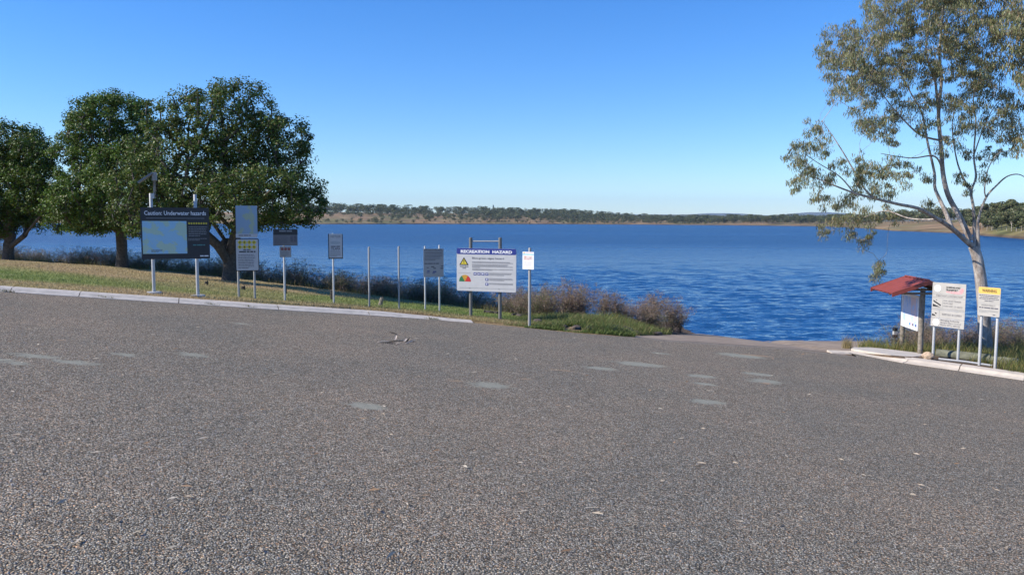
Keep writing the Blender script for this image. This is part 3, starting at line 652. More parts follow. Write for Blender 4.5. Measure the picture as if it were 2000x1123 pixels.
s.urect(bu(.03), bz(.577), bu(.24), bz(.582), .0325, M_greyprint, 'rule', .001, parent=brd); s.urect(bu(.05), bz(.925), bu(.97), bz(.930), .0325, M_greyprint, 'rule', .001, parent=brd)
for a0, a1, mt in ((180,122,M_green),(122,60,M_orange),(60,0,M_red)):
    r_ = Wd*.1; cx, cz = bu(.142), bz(.78); mb = MB(); pts = [(cx,cz)]+[(cx+r_*math.cos(math.radians(a)), cz+r_*math.sin(math.radians(a))*1.05) for a in np.linspace(a0, a1, 10)]
    mb.poly(pts, -.033, -.0315); mb.build('dial_sector', mt, brd)
for f_ in (.055, .93):
    for uu in (ua, ub):
        mb = MB(); mb.poly([(uu+.014*math.cos(a), bz(f_)+.014*math.sin(a)) for a in np.linspace(0,-6.28,9)[:-1]], -.0375, -.031 if f_ > .5 else -.0335); mb.build('bolt', M_galvd, brd)
# --- 9 small white sign
s = Sign('notice_sign', 1034, 640, -35, 'small bright white poster with blue band and brown photo on a grey post')
s.post(1034, 640, 484, 0.034, M_galvd, 0.045)
b1 = s.rect(1021.5, 492, 1043.5, 526, 0.02, M_brightwhite, 'board', 0.004)
s.rect(1021.8, 495.8, 1043.2, 498.2, .0215, flat('sky_print', (0.30,0.55,0.80)), 'blue_band', .001)
s.rect(1023.5, 500, 1041, 507.5, .0215, map_mat('photo_print', (0.55,0.30,0.24), (0.35,0.2,0.16), (0.66,0.56,0.54), 3, 2.0, 0.45), 'photo_panel', .001)
u, z = s.loc(1024.5, 493.9); mb = MB(); mb.poly([(u+.02*math.cos(a), z+.02*math.sin(a)) for a in np.linspace(0,-6.28,9)[:-1]], -.0225, -.0215); mb.build('emblem', M_amber, b1)
M_faint = flat('faint_print', (0.58,0.52,0.52))
u0, z0 = s.loc(1027, 493); u1, z1 = s.loc(1041, 494.6); body(s, u0, u1, z0, z1, 1, .0225, M_pink, b1, .7, last=1)
u0, z0 = s.loc(1024, 510); u1, z1 = s.loc(1041, 522); body(s, u0, u1, z0, z1, 6, .0215, M_faint, b1, .4, align='c')
# --- 10 queensland transport
s = Sign('boat_ramp_sign', 1870.5, 707, -60, 'tall cream QUEENSLAND TRANSPORT boat ramp sign on two posts beside the red-roofed shelter')
s.post(1822.3, 691, 560, 0.032, M_galv, 0.05); s.post(1870.5, 707, 560, 0.032, M_galv, 0.05)
U0, Z0 = s.loc(1822, 551, .02); U1, _ = s.loc(1885, 600, .02); Z1 = s.loc(1820, 636, .02)[1]; U0 = s.loc(1820, 595, .02)[0]
Wd, Hd = U1-U0, Z0-Z1
bu = lambda f: U0+f*Wd
bz = lambda f: Z0-f*Hd
b0 = s.urect(U0, Z0, U1, bz(.62), .02, M_cream, 'board', .005); b1 = s.urect(U0, bz(.625), U1, bz(.805), .02, M_cream, 'board', .005); b2 = s.urect(U0-.01, bz(.81), U1-.005, Z1, .02, M_cream, 'board', .005)
for zc, bb in ((.13,b0),(.905,b2)):
    cx, cz, r_ = bu(.155), bz(zc), Wd*.1; mb = MB(); mb.poly([(cx+r_*math.cos(a), cz+r_*math.sin(a)) for a in np.linspace(0,-2*math.pi,25)[:-1]], -.0225, -.0205); mb.build('white_disc', flat('white_disc', (0.86,0.86,0.85), 0.5, noise=0.01), bb)
mb = MB(); mb.poly([(bu(.42),bz(.205)),(bu(.42),bz(.185)),(bu(.80),bz(.185)),(bu(.86),bz(.10)),(bu(.93),bz(.10)),(bu(.93),bz(.17)),(bu(.88),bz(.225)),(bu(.6),bz(.225))], -.0222, -.0205); mb.build('faded_swoosh', M_pink, b0)
lettering(s, 'QUEENSLAND', bu(.41), bu(.83), bz(.075), bz(.12), .0235, M_black, .03, b0, shear=.15)
lettering(s, 'TRANSPORT', bu(.40), bu(.76), bz(.132), bz(.178), .0235, M_black, .03, b0, shear=.15)
lettering(s, 'PUBLIC BOAT LAUNCHING RAMP', bu(.13), bu(.92), bz(.278), bz(.315), .0225, M_bodyprint, .0, b0)
lettering(s, 'FOR USE BY TRAILER', bu(.36), bu(.88), bz(.385), bz(.42), .0225, M_bodyprint, .0, b0)
lettering(s, 'BOATS ONLY', bu(.36), bu(.64), bz(.44), bz(.475), .0225, M_bodyprint, .0, b0)
lettering(s, 'LOAD LIMIT - 5T GROSS', bu(.36), bu(.92), bz(.505), bz(.54), .0225, M_bodyprint, .0, b0)
lettering(s, 'RAMP MAY BE SLIPPERY', bu(.33), bu(.92), bz(.69), bz(.735), .0225, M_bodyprint, .0, b1)
lettering(s, 'Managing Authority', bu(.29), bu(.85), bz(.825), bz(.875), .0225, M_bodyprint, .01, b2)
lettering(s, 'Murgon Shire Council', bu(.29), bu(.90), bz(.885), bz(.925), .0225, M_bodyprint, .01, b2)
lettering(s, 'Phone (071) 684166', bu(.29), bu(.88), bz(.935), bz(.98), .0225, M_bodyprint, .01, b2)
for f_, bb in ((.255,b0),(.335,b0),(.575,b0),(.598,b0)): s.urect(bu(.02), bz(f_), bu(.98), bz(f_+.005), .0225, M_greyprint, 'rule', .001, parent=bb)
for f_, t_, b_, bb in ((.33,.36,.56,b0),(.24,.63,.80,b1),(.235,.82,.99,b2)): s.urect(bu(f_), bz(t_), bu(f_+.006), bz(b_), .0225, M_greyprint, 'rule', .001, parent=bb)
mb = MB(); mb.poly([(bu(.03),bz(.55)),(bu(.03),bz(.49)),(bu(.27),bz(.555))][::1], -.0235, -.0205); mb.poly([(bu(.04),bz(.40)),(bu(.28),bz(.50)),(bu(.27),bz(.53)),(bu(.05),bz(.44))], -.0235, -.0205)
mb.poly([(bu(.12),bz(.40)),(bu(.14),bz(.385)),(bu(.16),bz(.41))], -.0235, -.0205); mb.build('ramp_pictogram', M_black, b0)
mb = MB(); mb.poly([(bu(.02),bz(.76)),(bu(.02),bz(.715)),(bu(.10),bz(.735)),(bu(.14),bz(.765))], -.0235, -.0205); mb.poly([(bu(.10),bz(.68)),(bu(.17),bz(.70)),(bu(.15),bz(.72)),(bu(.12),bz(.715))], -.0235, -.0205); mb.build('slip_pictogram', M_black, b1)
# --- 11 warning
s = Sign('warning_sign', 1912, 714, -64, 'cream WARNING sign with amber header on two posts in front of the gum trunk')
s.post(1912.3, 714, 570, 0.034, M_galv, 0.05); s.post(1943.3, 719, 572, 0.034, M_galv, 0.05)
U0 = s.loc(1910, 590, .02)[0]; U1 = s.loc(1953.5, 590, .02)[0]; Z0 = s.loc(1911, 559.5, .02)[1]; Z1 = s.loc(1909, 615.5, .02)[1]
Wd, Hd = U1-U0, Z0-Z1
b0 = s.urect(U0, Z0, U1, Z1, .02, M_cream, 'board', .005, .03); hd = s.urect(U0+.004, Z0-.004, U1-.004, bz(.23), .022, M_amber, 'header', .0015, .027)
lettering(s, 'WARNING', bu(.17), bu(.83), bz(.07), bz(.175), .024, M_black, .02, hd)
for a, b_, w_ in ((.27,.31,.9),(.33,.37,.8),(.39,.43,.88),(.46,.50,.4)): body(s, bu(.5-w_/2), bu(.5+w_/2), bz(a), bz(b_), 1, .0225, M_bodyprint, b0, .7, last=1)
lettering(s, 'MAXIMUM PENALTY', bu(.17), bu(.8), bz(.60), bz(.65), .0225, M_bodyprint, .0, b0)
body(s, bu(.07), bu(.93), bz(.69), bz(.75), 1, .0225, M_bodyprint, b0, .7, last=1); body(s, bu(.07), bu(.93), bz(.82), bz(.90), 2, .0225, M_greyprint, b0, .4, last=.5)
for f_ in (.555,.79): s.urect(bu(.02), bz(f_), bu(.98), bz(f_+.006), .0225, M_greyprint, 'rule', .001, parent=b0)
s.urect(bu(.70), bz(.92), bu(.82), bz(.95), .0225, M_bodyprint, 'logo', .001, parent=b0)

# --- kiosk: information shelter
KH = math.radians(6.6); kd = Vector((math.sin(KH), math.cos(KH), 0)); kn = Vector((-math.cos(KH), math.sin(KH), 0))   # along / outward (left)
k0 = lot_hit(1796.6, 697); k0.z += 0.03; kroot = empty('information_shelter', k0, 0, 'timber post information shelter with red gabled roof and framed poster panel', 'shelter')
ko = Vector(k0)
def post_at(p, topz, r, name='post'):
    mb = MB(); b_ = gz(p.x, p.y)-ko.z-0.3; l_ = p-ko; tz = topz-ko.z
    mb.tube([(l_.x+random.uniform(-.004,.004), l_.y, b_+(tz-b_)*i/6) for i in range(7)], [r*random.uniform(.97,1.03) for _ in range(7)], 14)
    return mb.build(name, M_postwood, kroot, True)
# depth of the far post from its pixel column along the shelter's axis
def along(px):
    r = ray(px, 600); a = r.x/r.y; return (a*ko.y-ko.x)/(kd.x-a*kd.y)
L1 = along(1764.8); p1 = ko; p2 = ko+kd*L1
ridge_z = P(1806.5, 548, k0.y-0.15).z
post_at(p1, ridge_z-0.22, 0.066); post_at(p2, ridge_z-0.22, 0.066)
half = 0.93; drop = 0.35; e0, e1 = -0.40, L1-0.02
def KL(a, o, z): q = ko+kd*a+kn*o; return (q.x-ko.x, q.y-ko.y, z-ko.z)
for sgn in (1, -1):
    mb = MB(); V = []
    nr = 24
    for i in range(nr+1):
        a = e0+(e1-e0)*i/nr; rib = 0.018 if i % 4 == 0 else 0
        for (o, z) in ((0.02, ridge_z), (half, ridge_z-drop)):
            V.append(KL(a, sgn*o, z+rib))
    for i in range(nr+1):
        a = e0+(e1-e0)*i/nr
        for (o, z) in ((0.02, ridge_z), (half, ridge_z-drop)): V.append(KL(a, sgn*o, z-.012))
    m_ = 2*(nr+1); Fq = []
    for i in range(nr):
        q = (2*i, 2*i+1, 2*i+3, 2*i+2); Fq.append(q if sgn > 0 else q[::-1]); q = (m_+2*i, m_+2*i+2, m_+2*i+3, m_+2*i+1); Fq.append(q if sgn > 0 else q[::-1])
    mb.add(V, Fq); mb.build('roof_sheet', M_redroof, kroot)
    for a in (e0, e1):
        mb = MB(); a2 = a-0.02 if a == e0 else a; a3 = a2+0.02
        A = [KL(a2, sgn*0.0, ridge_z+.03), KL(a2, sgn*(half+.01), ridge_z-drop+.03), KL(a2, sgn*(half+.01), ridge_z-drop-.09), KL(a2, 0, ridge_z-.09)]
        B = [KL(a3, sgn*0.0, ridge_z+.03), KL(a3, sgn*(half+.01), ridge_z-drop+.03), KL(a3, sgn*(half+.01), ridge_z-drop-.09), KL(a3, 0, ridge_z-.09)]
        mb.add(A+B, [(0,1,2,3),(4,7,6,5),(0,4,5,1),(1,5,6,2),(2,6,7,3),(3,7,4,0)]); mb.build('barge_board', M_redroof, kroot)
    mb = MB(); mb.tube([KL(e0+.03, sgn*half*.93, ridge_z-drop*.93-.04), KL(e1-.03, sgn*half*.93, ridge_z-drop*.93-.04)], .025, 6); mb.build('purlin', M_postwood, kroot)
    for a in (0, L1):
        mb = MB(); mb.tube([KL(a, 0, ridge_z-.06), KL(a, sgn*half*.95, ridge_z-drop*.95-.06)], .035, 6); mb.build('rafter', M_postwood, kroot)
mb = MB(); mb.tube([KL(e0, 0, ridge_z+.032), KL(e1, 0, ridge_z+.032)], .02, 8); mb.build('ridge_cap', M_redroof, kroot)
for a in (0, L1):
    mb = MB(); c = KL(a-.07, 0, 0); A = KL(a-.09, .82, ridge_z-.36); B = KL(a-.09, -.82, ridge_z-.36); mb.tube([A, B], .04, 4); mb.build('tie_beam', M_postwood, kroot)
# poster panel between posts
def kbox(a0, a1, o0, o1, z0, z1, name, mat, parent=None):
    V = [KL(a, o, z) for z in (z0, z1) for (a, o) in ((a0,o0),(a1,o0),(a1,o1),(a0,o1))]
    mb = MB(); mb.add(V, [(0,3,2,1),(4,5,6,7),(0,1,5,4),(1,2,6,5),(2,3,7,6),(3,0,4,7)]); return mb.build(name, mat, parent or kroot)
pz1 = P(1796, 580, k0.y).z; pz0 = P(1793, 646, k0.y).z
bd = kbox(.10, L1-.08, .02, .05, pz0, pz1, 'panel', M_brightwhite)
for (a0, a1, z0, z1) in ((.07,.13,pz0,pz1),(L1-.11,L1-.05,pz0,pz1)): kbox(a0, a1, .05, .075, z0-.02, z1+.02, 'frame_side', M_brightwhite, bd)
for z0, z1 in ((pz0-.02,pz0+.04),(pz1-.04,pz1+.02)): kbox(.13, L1-.11, .05, .075, z0, z1, 'frame_rail', M_brightwhite, bd)
M_post1 = map_mat('poster_print', (0.62,0.66,0.78), (0.66,0.66,0.74), (0.42,0.56,0.80), 2.2, 5.0, 0.55)
mid = (.13+L1-.11)/2
kbox(mid+.01, L1-.13, .05, .053, pz0+.06, pz1-.06, 'poster', M_post1, bd); kbox(.15, mid-.01, .05, .053, pz0+.06, pz1-.06, 'poster', map_mat('pink_poster_print', (0.72,0.58,0.60), (0.66,0.66,0.76), (0.50,0.60,0.80), 2.4, 9.0, 0.52), bd)
for i in range(3): kbox(.2+.22*i, .28+.22*i, .053, .056, pz0+.07, pz0+.14, 'printed_logo', (M_navy, M_bodyprint, flat('blue_print', (0.05,0.25,0.7)))[i], bd)
# black and white marker seen behind the far post
mk = ko+kd*(L1+.25)+kn*.12; mz = P(1760, 650, mk.y).z
mroot = empty('marker', (mk.x, mk.y, gz(mk.x, mk.y)), 0, 'small black and white banded marker poking out behind the far shelter post', 'marker')
zz = gz(mk.x, mk.y)
mb = MB(); mb.tube([(0,0,-.1),(0,0,mz-.16-zz)], .02, 8); mb.build('stake', M_postwood, mroot)
for i, mt in enumerate((M_black, M_white, M_black)):
    mb = MB(); mb.box(-.05,.05,-.05,.05, mz-.15-zz+.1*i+.001, mz-.05-zz+.1*i); mb.build('band', mt, mroot)

# --- rock, pipe, log rail
def rock(name, c, r, mat, label, seed, group=None, sq=(1,.8,.7), cat='rock'):
    import bmesh
    bm = bmesh.new(); bmesh.ops.create_icosphere(bm, subdivisions=3, radius=1)
    rr = np.random.default_rng(seed); k = rr.normal(size=(7,3)); k /= np.linalg.norm(k, axis=1)[:,None]; cut = rr.uniform(.6,.85,7)
    for v in bm.verts:
        p = np.array(v.co)
        for a, b_ in zip(k, cut):
            d_ = p@a
            if d_ > b_: p = p-a*(d_-b_)
        p *= 1+.06*math.sin(p[0]*9+seed)*math.cos(p[1]*7); v.co = (p[0]*r*sq[0], p[1]*r*sq[1], p[2]*r*sq[2])
    me = bpy.data.meshes.new(name); bm.to_mesh(me); bm.free()
    o = link(name, me, mat); o.location = c; o.rotation_euler = (0,0,rr.uniform(0,6)); return tag(o, label, cat, group)
g_ = ground_hit(1816, 703); rock('rock', (g_.x, g_.y+.12, g_.z+.07), .17, M_rock, 'tan stone lying at the kerb below the boat ramp sign', 5)
a, b_ = ground_hit(1833, 704), ground_hit(1938, 716.5); mb = MB(); mb.tube([(a.x,a.y,a.z+.04),((a.x+b_.x)/2,(a.y+b_.y)/2,(a.z+b_.z)/2+.05),(b_.x,b_.y,b_.z+.03)], .028, 8)
tag(mb.build('ground_pipe', M_galv, None, True), 'grey steel pipe lying along the ground behind the right kerb', 'pipe')
# log rail: half-round logs on short legs
A = ground_hit(1858, 704); B = ground_hit(1952, 716); A = Vector((A.x+.05, A.y+.75, 0)); B = Vector((B.x+.1, B.y+.55, 0))
zA = P(1858, 690, A.y).z; zB = P(1952, 701, B.y).z
rroot = empty('log_rail', (A.x, A.y, gz(A.x, A.y)), 0, 'low mossy rail of half-round logs on short legs beneath the gum tree', 'rail')
def halflog(t0, t1, r, dz, name='log'):
    mb = MB(); p0 = A.lerp(B, t0); p1 = A.lerp(B, t1); p0.z = zA+(zB-zA)*t0+dz; p1.z = zA+(zB-zA)*t1+dz; base = Vector((A.x, A.y, gz(A.x, A.y)))
    d_ = (p1-p0).normalized(); sdir = d_.cross(Vector((0,0,1))).normalized(); up = sdir.cross(d_); V = []; ns = 12; nl = 8
    for i in range(nl+1):
        q = p0.lerp(p1, i/nl)-base
        for k in range(ns):
            an = math.radians(-35+250*k/(ns-1)); rr_ = r*(1+.02*math.sin(i*2.1+k)); V.append(q+sdir*math.cos(an)*rr_+up*math.sin(an)*rr_)
    m0 = len(V)
    for i in range(nl+1):
        q = p0.lerp(p1, i/nl)-base
        for k in range(ns):
            an = math.radians(-35+250*k/(ns-1)); V.append(q+sdir*math.cos(an)*r*.72+up*math.sin(an)*r*.72)
    Fq = []
    for i in range(nl):
        for k in range(ns-1):
            a_ = i*ns+k; Fq.append((a_,a_+1,a_+ns+1,a_+ns)); Fq.append((m0+a_,m0+a_+ns,m0+a_+ns+1,m0+a_+1))
        for k in (0, ns-1): a_ = i*ns+k; Fq.append((a_, a_+ns, m0+a_+ns, m0+a_))
    for i in (0, nl):
        for k in range(ns-1): a_ = i*ns+k; Fq.append((a_, m0+a_, m0+a_+1, a_+1))
    mb.add(V, Fq); return mb.build(name, M_mossy, rroot, True)
halflog(-.02, .36, .11, 0.0); halflog(.33, 1.0, .115, .0); halflog(1.005, 1.5, .105, -.02)
for t in (.07, .27, .42, .86, .95, 1.35):
    q = A.lerp(B, t); zt = zA+(zB-zA)*t-.05; zb = gz(q.x, q.y); bz0 = gz(A.x, A.y)
    mb = MB(); mb.box(q.x-A.x-.035, q.x-A.x+.035, q.y-A.y-.05, q.y-A.y+.05, zb-bz0-.1, zt-bz0); mb.build('leg', M_postwood, rroot, bevel=.006)

# --- low bollards / stumps on the lawn
for px, py, w, h, lean, lab in ((403.5,557,.055,.11,0,'short square dark stump on the green lawn between the black sign and the big tree'),
        (474,566,.06,.10,.2,'low dark stump seen between the two posts of the yellow diamond sign'),
        (557,574,.05,.25,0,'dark stump half hidden behind the single notice post left of the tilapia sign'),
        (648,586,.05,.27,.05,'dark stump half hidden behind the post of the tilapia sign'),
        (741,597,.055,.22,.35,'split leaning grey stump between the two bare posts')):
    g_ = ground_hit(px, py); r0 = tag(empty('stump', g_), lab, 'stump', 'old timber stumps in the lawn')
    mb = MB(); n = 8; mb.tube([(lean*h*i/n, 0, -.05+(h+.05)*i/n) for i in range(n+1)], [w*(1+.06*math.sin(i*2.3)) for i in range(n+1)], 9)
    mb.build('stub', M_darkwood if lean < .3 else M_postwood, r0)
    mb = MB(); mb.tube([(lean*h+w*.4, 0, h-.01),(lean*h+w*.55, 0, h+.035)], [w*.4, w*.15], 5); mb.build('splinter', M_darkwood, r0)
# dark fallen log pieces beside the hazard board
for i, (pa, pb, r_, lab) in enumerate((((945,611),(972,614),.06,'dark rotting log on the grass behind the hazard board posts'),((1000,617),(1030,606),.05,'thin dark log among weeds right of the hazard board'))):
    a = ground_hit(*pa); b_ = ground_hit(*pb) if i == 0 else a+Vector((.7,.3,0)); mb = MB(); n = 8
    V = [(a.x+(b_.x-a.x)*t/n, a.y+(b_.y-a.y)*t/n+.03*math.sin(t*1.3), gz(a.x+(b_.x-a.x)*t/n, a.y+(b_.y-a.y)*t/n)+r_*.6) for t in range(n+1)]
    mb.tube(V, [r_*random.uniform(.75,1.1) for _ in V], 8); tag(mb.build('fallen_log', M_darkwood, None, True), lab, 'log')
# rubble slabs on the bank next to the ramp (individual)
for i, (px, py, r_) in enumerate(((1100,641,.12),(1128,644,.16),(1150,647,.20),(1200,642,.16),(1225,648,.24),(1240,652,.14),(1285,655,.15),(1172,650,.10),(1050,631,.16),(1015,620,.15))):
    g_ = ground_hit(px, py)
    lab = ('grey brown rock slab low on the weedy bank, right of the white poster post','dark rock wedged in green weeds at the foot of the bank','largest mid-bank rock slab, above the car park edge','sloping dark rock slab high on the bank among weeds','broad dark rock slab nearest the bare shrubs at the ramp','small rock below the broad slab, touching the ramp edge','last brown rock at the water end of the ramp edge','small rock between the weeds and the car park edge','small dark rock beside the post of the white poster','small dark rock between the hazard board and the white poster')[i]
    rock('rock', (g_.x, g_.y+.15, g_.z+.02), r_, flat('brown_rock', (0.10,0.075,0.058), .95, noise=.4, scale=9, bump=1.0) if i == 0 else bpy.data.materials['brown_rock'], lab, 40+i, 'rocks on the weedy bank', (1.35,.9,.45))

# --- shed bark on the car park
c0 = lot_hit(775, 671)
def bark_piece(px, py, l_, w, ang, curl, lift, mat, label, seed):
    c = lot_hit(px, py); rr = random.Random(seed); n = 9; lift *= 0.55; l_ *= 1.2; w *= 1.15; mb = MB(); V = []
    for i in range(n+1):
        t = i/n-.5; x = t*l_; yb = curl*l_*math.sin(t*3.1); zb = .012+lift*(1-math.cos((t+.5)*2.4))*.5
        ww = w*(1-.6*abs(2*t)**2)
        for k in range(4):
            a = -1.1+2.2*k/3; V.append((x*math.cos(ang)-(yb+ww*math.sin(a))*math.sin(ang), x*math.sin(ang)+(yb+ww*math.sin(a))*math.cos(ang), zb+ww*(1-math.cos(a))*.8+rr.uniform(0,.004)))
    m0 = len(V); V = V+[(a,b,c_+.006) for a,b,c_ in V]; Fq = []
    for i in range(n):
        for k in range(3): a = i*4+k; Fq += [(a,a+4,a+5,a+1),(m0+a,m0+a+1,m0+a+5,m0+a+4)]
        for k in (0,3): a = i*4+k; Fq.append((a,a+4,m0+a+4,m0+a))
    for i in (0,n):
        for k in range(3): a = i*4+k; Fq.append((a,a+1,m0+a+1,m0+a))
    mb.add(V, Fq); o = mb.build('bark_piece', mat); o.location = (c.x, c.y, c.z); return tag(o, label, 'bark', 'shed bark on the car park')
bark_piece(749, 670, .16, .025, .05, .12, .02, M_palebark, 'pale curved bark strip, leftmost of the bark pieces on the asphalt', 1)
bark_piece(762, 671.5, .13, .010, -.2, .1, .01, M_darkwood, 'thin dark twig lying beside the pale left bark strip', 2)
bark_piece(768, 654, .14, .020, 2.4, .1, .05, M_darkwood, 'dark twig farthest from the camera in the bark pile', 3)
bark_piece(773, 664, .16, .018, 1.45, .05, .10, M_palebark, 'pale upright splinter in the middle of the bark pile', 4)
bark_piece(777, 674, .05, .022, .4, .0, .02, M_palebark, 'small white chip of bark nearest the camera', 5)
bark_piece(792, 668, .10, .020, 1.1, .1, .06, M_palebark, 'pale chip standing on the right cluster of bark', 6)
bark_piece(797, 668, .13, .016, .9, .2, .08, M_darkwood, 'dark curled bark amid the right cluster', 7)
bark_piece(801, 671, .20, .022, .55, .25, .05, M_palebark, 'long pale curled bark along the front of the right cluster', 8)
bark_piece(806, 666, .11, .018, -.7, .2, .07, M_palebark, 'rightmost pale bark curl of the pile', 9)
bark_piece(770, 669, .25, .008, .1, .05, .015, M_darkwood, 'long thin dark twig linking the two halves of the bark pile', 10)
# leaf litter and loose chips
def scatter_quads(n, gen, name, mat, kind='stuff'): pass
n = 520; L = []; C = []
px = rng.uniform(-50, 2050, n); py = 640+480*rng.beta(1.0, 1.6, n)
for a, b_ in zip(px, py):
    g_ = lot_hit(a, b_)
    if g_.y > F(g_.x)-.1: continue
    l_ = rng.uniform(.015, .05); w = rng.uniform(.003, .008); an = rng.uniform(0, 6.28); cx, sx = math.cos(an), math.sin(an); z = g_.z+.012; up = rng.uniform(0, .015)
    L += [(g_.x-l_*cx, g_.y-l_*sx, z), (g_.x-w*sx, g_.y+w*cx, z+up), (g_.x+l_*cx, g_.y+l_*sx, z+up*.5), (g_.x+w*sx, g_.y-w*cx, z+.002)]
    c = np.array([[.55,.45,.33],[.34,.21,.12],[.62,.54,.42]][rng.integers(3)])*rng.uniform(.7,1.15); C += [c]*4
tag(link('leaf_litter', mesh_np('leaf_litter', L, np.arange(len(L)).reshape(-1,4), np.array(C)), M_grass), 'pale dry gum leaves scattered over the asphalt', 'leaves', kind='stuff')
n = 9000; x = rng.uniform(-7, 7, n)*1.0; y = 3+rng.beta(1.1,2.2,n)*13; x = x*(y/9+.3)
ok = y < F(x)-.1; x, y = x[ok], y[ok]; n = len(x); r_ = rng.uniform(.003,.0075,n); z = lotz(x,y)
V = np.zeros((n,5,3)); an = rng.uniform(0,6.28,n)
for k in range(4):
    rr_ = r_*rng.uniform(.7,1.3,n); V[:,k,0] = x+np.cos(an+k*1.57)*rr_; V[:,k,1] = y+np.sin(an+k*1.57)*rr_; V[:,k,2] = z+.001
V[:,4] = np.stack([x,y,z+r_*1.3+.004],-1); b0 = np.arange(n)[:,None]*5
Fq = np.concatenate([b0+np.array([[k,(k+1)%4,4]]) for k in range(4)])
cc = np.repeat((rng.uniform(.07,.36,n)**1.0)[:,None]*np.array([[1.0,.95,.88]]),5,0)
tag(link('loose_gravel', mesh_np('loose_gravel', V.reshape(-1,3), Fq, cc), colmat('chip_stone', .8, 0, .3)), 'loose stone chips on the car park surface', 'gravel', kind='stuff')

# ================================================================== VEGETATION
def blades(name, x, y, h, w, lean, colA, label, cat='grass', curve=True, mat=None, z=None):
    n = len(x); z = terrain(x, y) if z is None else z; az = rng.uniform(0, 6.28, n); la = rng.uniform(0, 6.28, n)
    wx, wy = np.cos(az)*w/2, np.sin(az)*w/2; lx, ly = np.cos(la)*lean*h, np.sin(la)*lean*h
    V = np.zeros((n,5,3))
    V[:,0] = np.stack([x-wx,y-wy,z-.01],-1); V[:,1] = np.stack([x+wx,y+wy,z-.01],-1)
    V[:,2] = np.stack([x+wx*.7+lx*.35,y+wy*.7+ly*.35,z+h*.55],-1); V[:,3] = np.stack([x-wx*.7+lx*.35,y-wy*.7+ly*.35,z+h*.55],-1)
    V[:,4] = np.stack([x+lx,y+ly,z+h],-1); b0 = np.arange(n)[:,None]*5
    Fq = np.concatenate([b0+np.array([[0,1,2]]), b0+np.array([[0,2,3]]), b0+np.array([[3,2,4]])])
    cc = np.repeat(colA,5,0)
    return tag(link(name, mesh_np(name, V.reshape(-1,3), Fq, cc), mat or M_grass), label, cat, kind='stuff')
# short lawn
n = 170000; x = rng.uniform(-31, 1.2, n); f = F(x); cy = np.interp(x, CX, CY); t = rng.beta(1.0, 1.5, n); y = f+.42+(cy+.3-f-.42)*t
xx = x; gcl = gcol(x, y)*rng.uniform(.7,1.35,(n,1)); 
blades('lawn_grass', x, y, rng.uniform(.018,.05,n)*(1+.5*(hnoise(x,y,2.5,77)>.3)), rng.uniform(.008,.016,n), .7, gcl, 'short patchy green and straw lawn between the kerb and the shore')
# tall weeds and grass on banks
def tallgrass(name, n, xr, yfun, hr, cols_, label, lean=.5, w=(.006,.012), gap=-2, hx=None):
    x = rng.uniform(*xr, n); y = yfun(x, n); ok = (y > F(x)+.05)&~in_poly(x, y, slab_xy)&(terrain(x,y) > WATER+.02)&(hnoise(x,y,4.5,17) > gap); x, y = x[ok], y[ok]; n = len(x)
    k = rng.integers(0, len(cols_), n); c = np.array(cols_)[k]*rng.uniform(.65,1.3,(n,1))
    cl = .55+.6*(hnoise(x,y,3.1,91)+.35); h = rng.uniform(*hr,n)*np.clip(cl,.35,1.3)*(ss(hx[0],hx[1],x)*.85+.15 if hx else 1)
    return blades(name, x, y, h, rng.uniform(*w,n), lean, c, label)
G1 = [(.13,.19,.045),(.11,.155,.04),(.20,.22,.07),(.27,.21,.10),(.16,.18,.06)]
def ramp_side(x, n):   # strip left of the ramp edge line
    y = F(x)+rng.uniform(.12, 1, n)**1.3*5.2; L_ = side(x, y, RA, RB); y = np.where(L_ < .12, -99, y); return y
tallgrass('bank_weeds', 36000, (-.2,6.2), ramp_side, (.08,.30), G1, 'bright green weeds on the bank beside the ramp', .6, (.006,.014), -.45, (-.4,1.6))
tallgrass('bank_weeds', 9000, (.3,3.0), lambda x, n: F(x)+rng.uniform(.1,1,n)**1.2*(.4+1.2*np.clip((x-.3)/1.2,0,1)), (.05,.20), G1[:3], 'lush green weeds right beside the post of the white poster', .8, (.010,.020), -.4, (0,1.6))
G2 = [(.24,.22,.06),(.16,.18,.05),(.30,.23,.10),(.11,.15,.04),(.26,.26,.08)]
def right_bank(x, n):
    y = F(x)+.5+rng.beta(1,1.3,n)*10; R_ = -side(x, y, RC, RD); a = lot_hit(1806,697)
    bad = (R_ < .1)|((x < a.x+.05)&(y < 21.6)); return np.where(bad, -99, y)
tallgrass('bank_grass', 34000, (9.0,19), right_bank, (.18,.50), G2, 'tall yellow green grass behind the shelter and signs', .5)
G3 = [(.20,.19,.07),(.12,.14,.045),(.25,.19,.09)]
tallgrass('shore_grass', 30000, (-33,1.5), lambda x, n: np.interp(x,CX,CY)+rng.uniform(-.5,3.2,n), (.10,.34), G3, 'rough grass along the edge of the lawn above the shore')
# tuft at ramp corner
g_ = ground_hit(1661, 682); n = 260; a = rng.uniform(0,6.28,n); r_ = rng.uniform(0,.16,n); x, y = g_.x+r_*np.cos(a), g_.y+.25+r_*np.sin(a)
tf = blades('grass_tuft', x, y, rng.uniform(.12,.42,n), rng.uniform(.004,.009,n), .45, np.array([(.36,.29,.14)])*rng.uniform(.6,1.3,(n,1)), 'lone dry grass tuft at the corner where ramp meets footpath', 'grass tuft', z=np.full(n, g_.z)); del tf['kind']
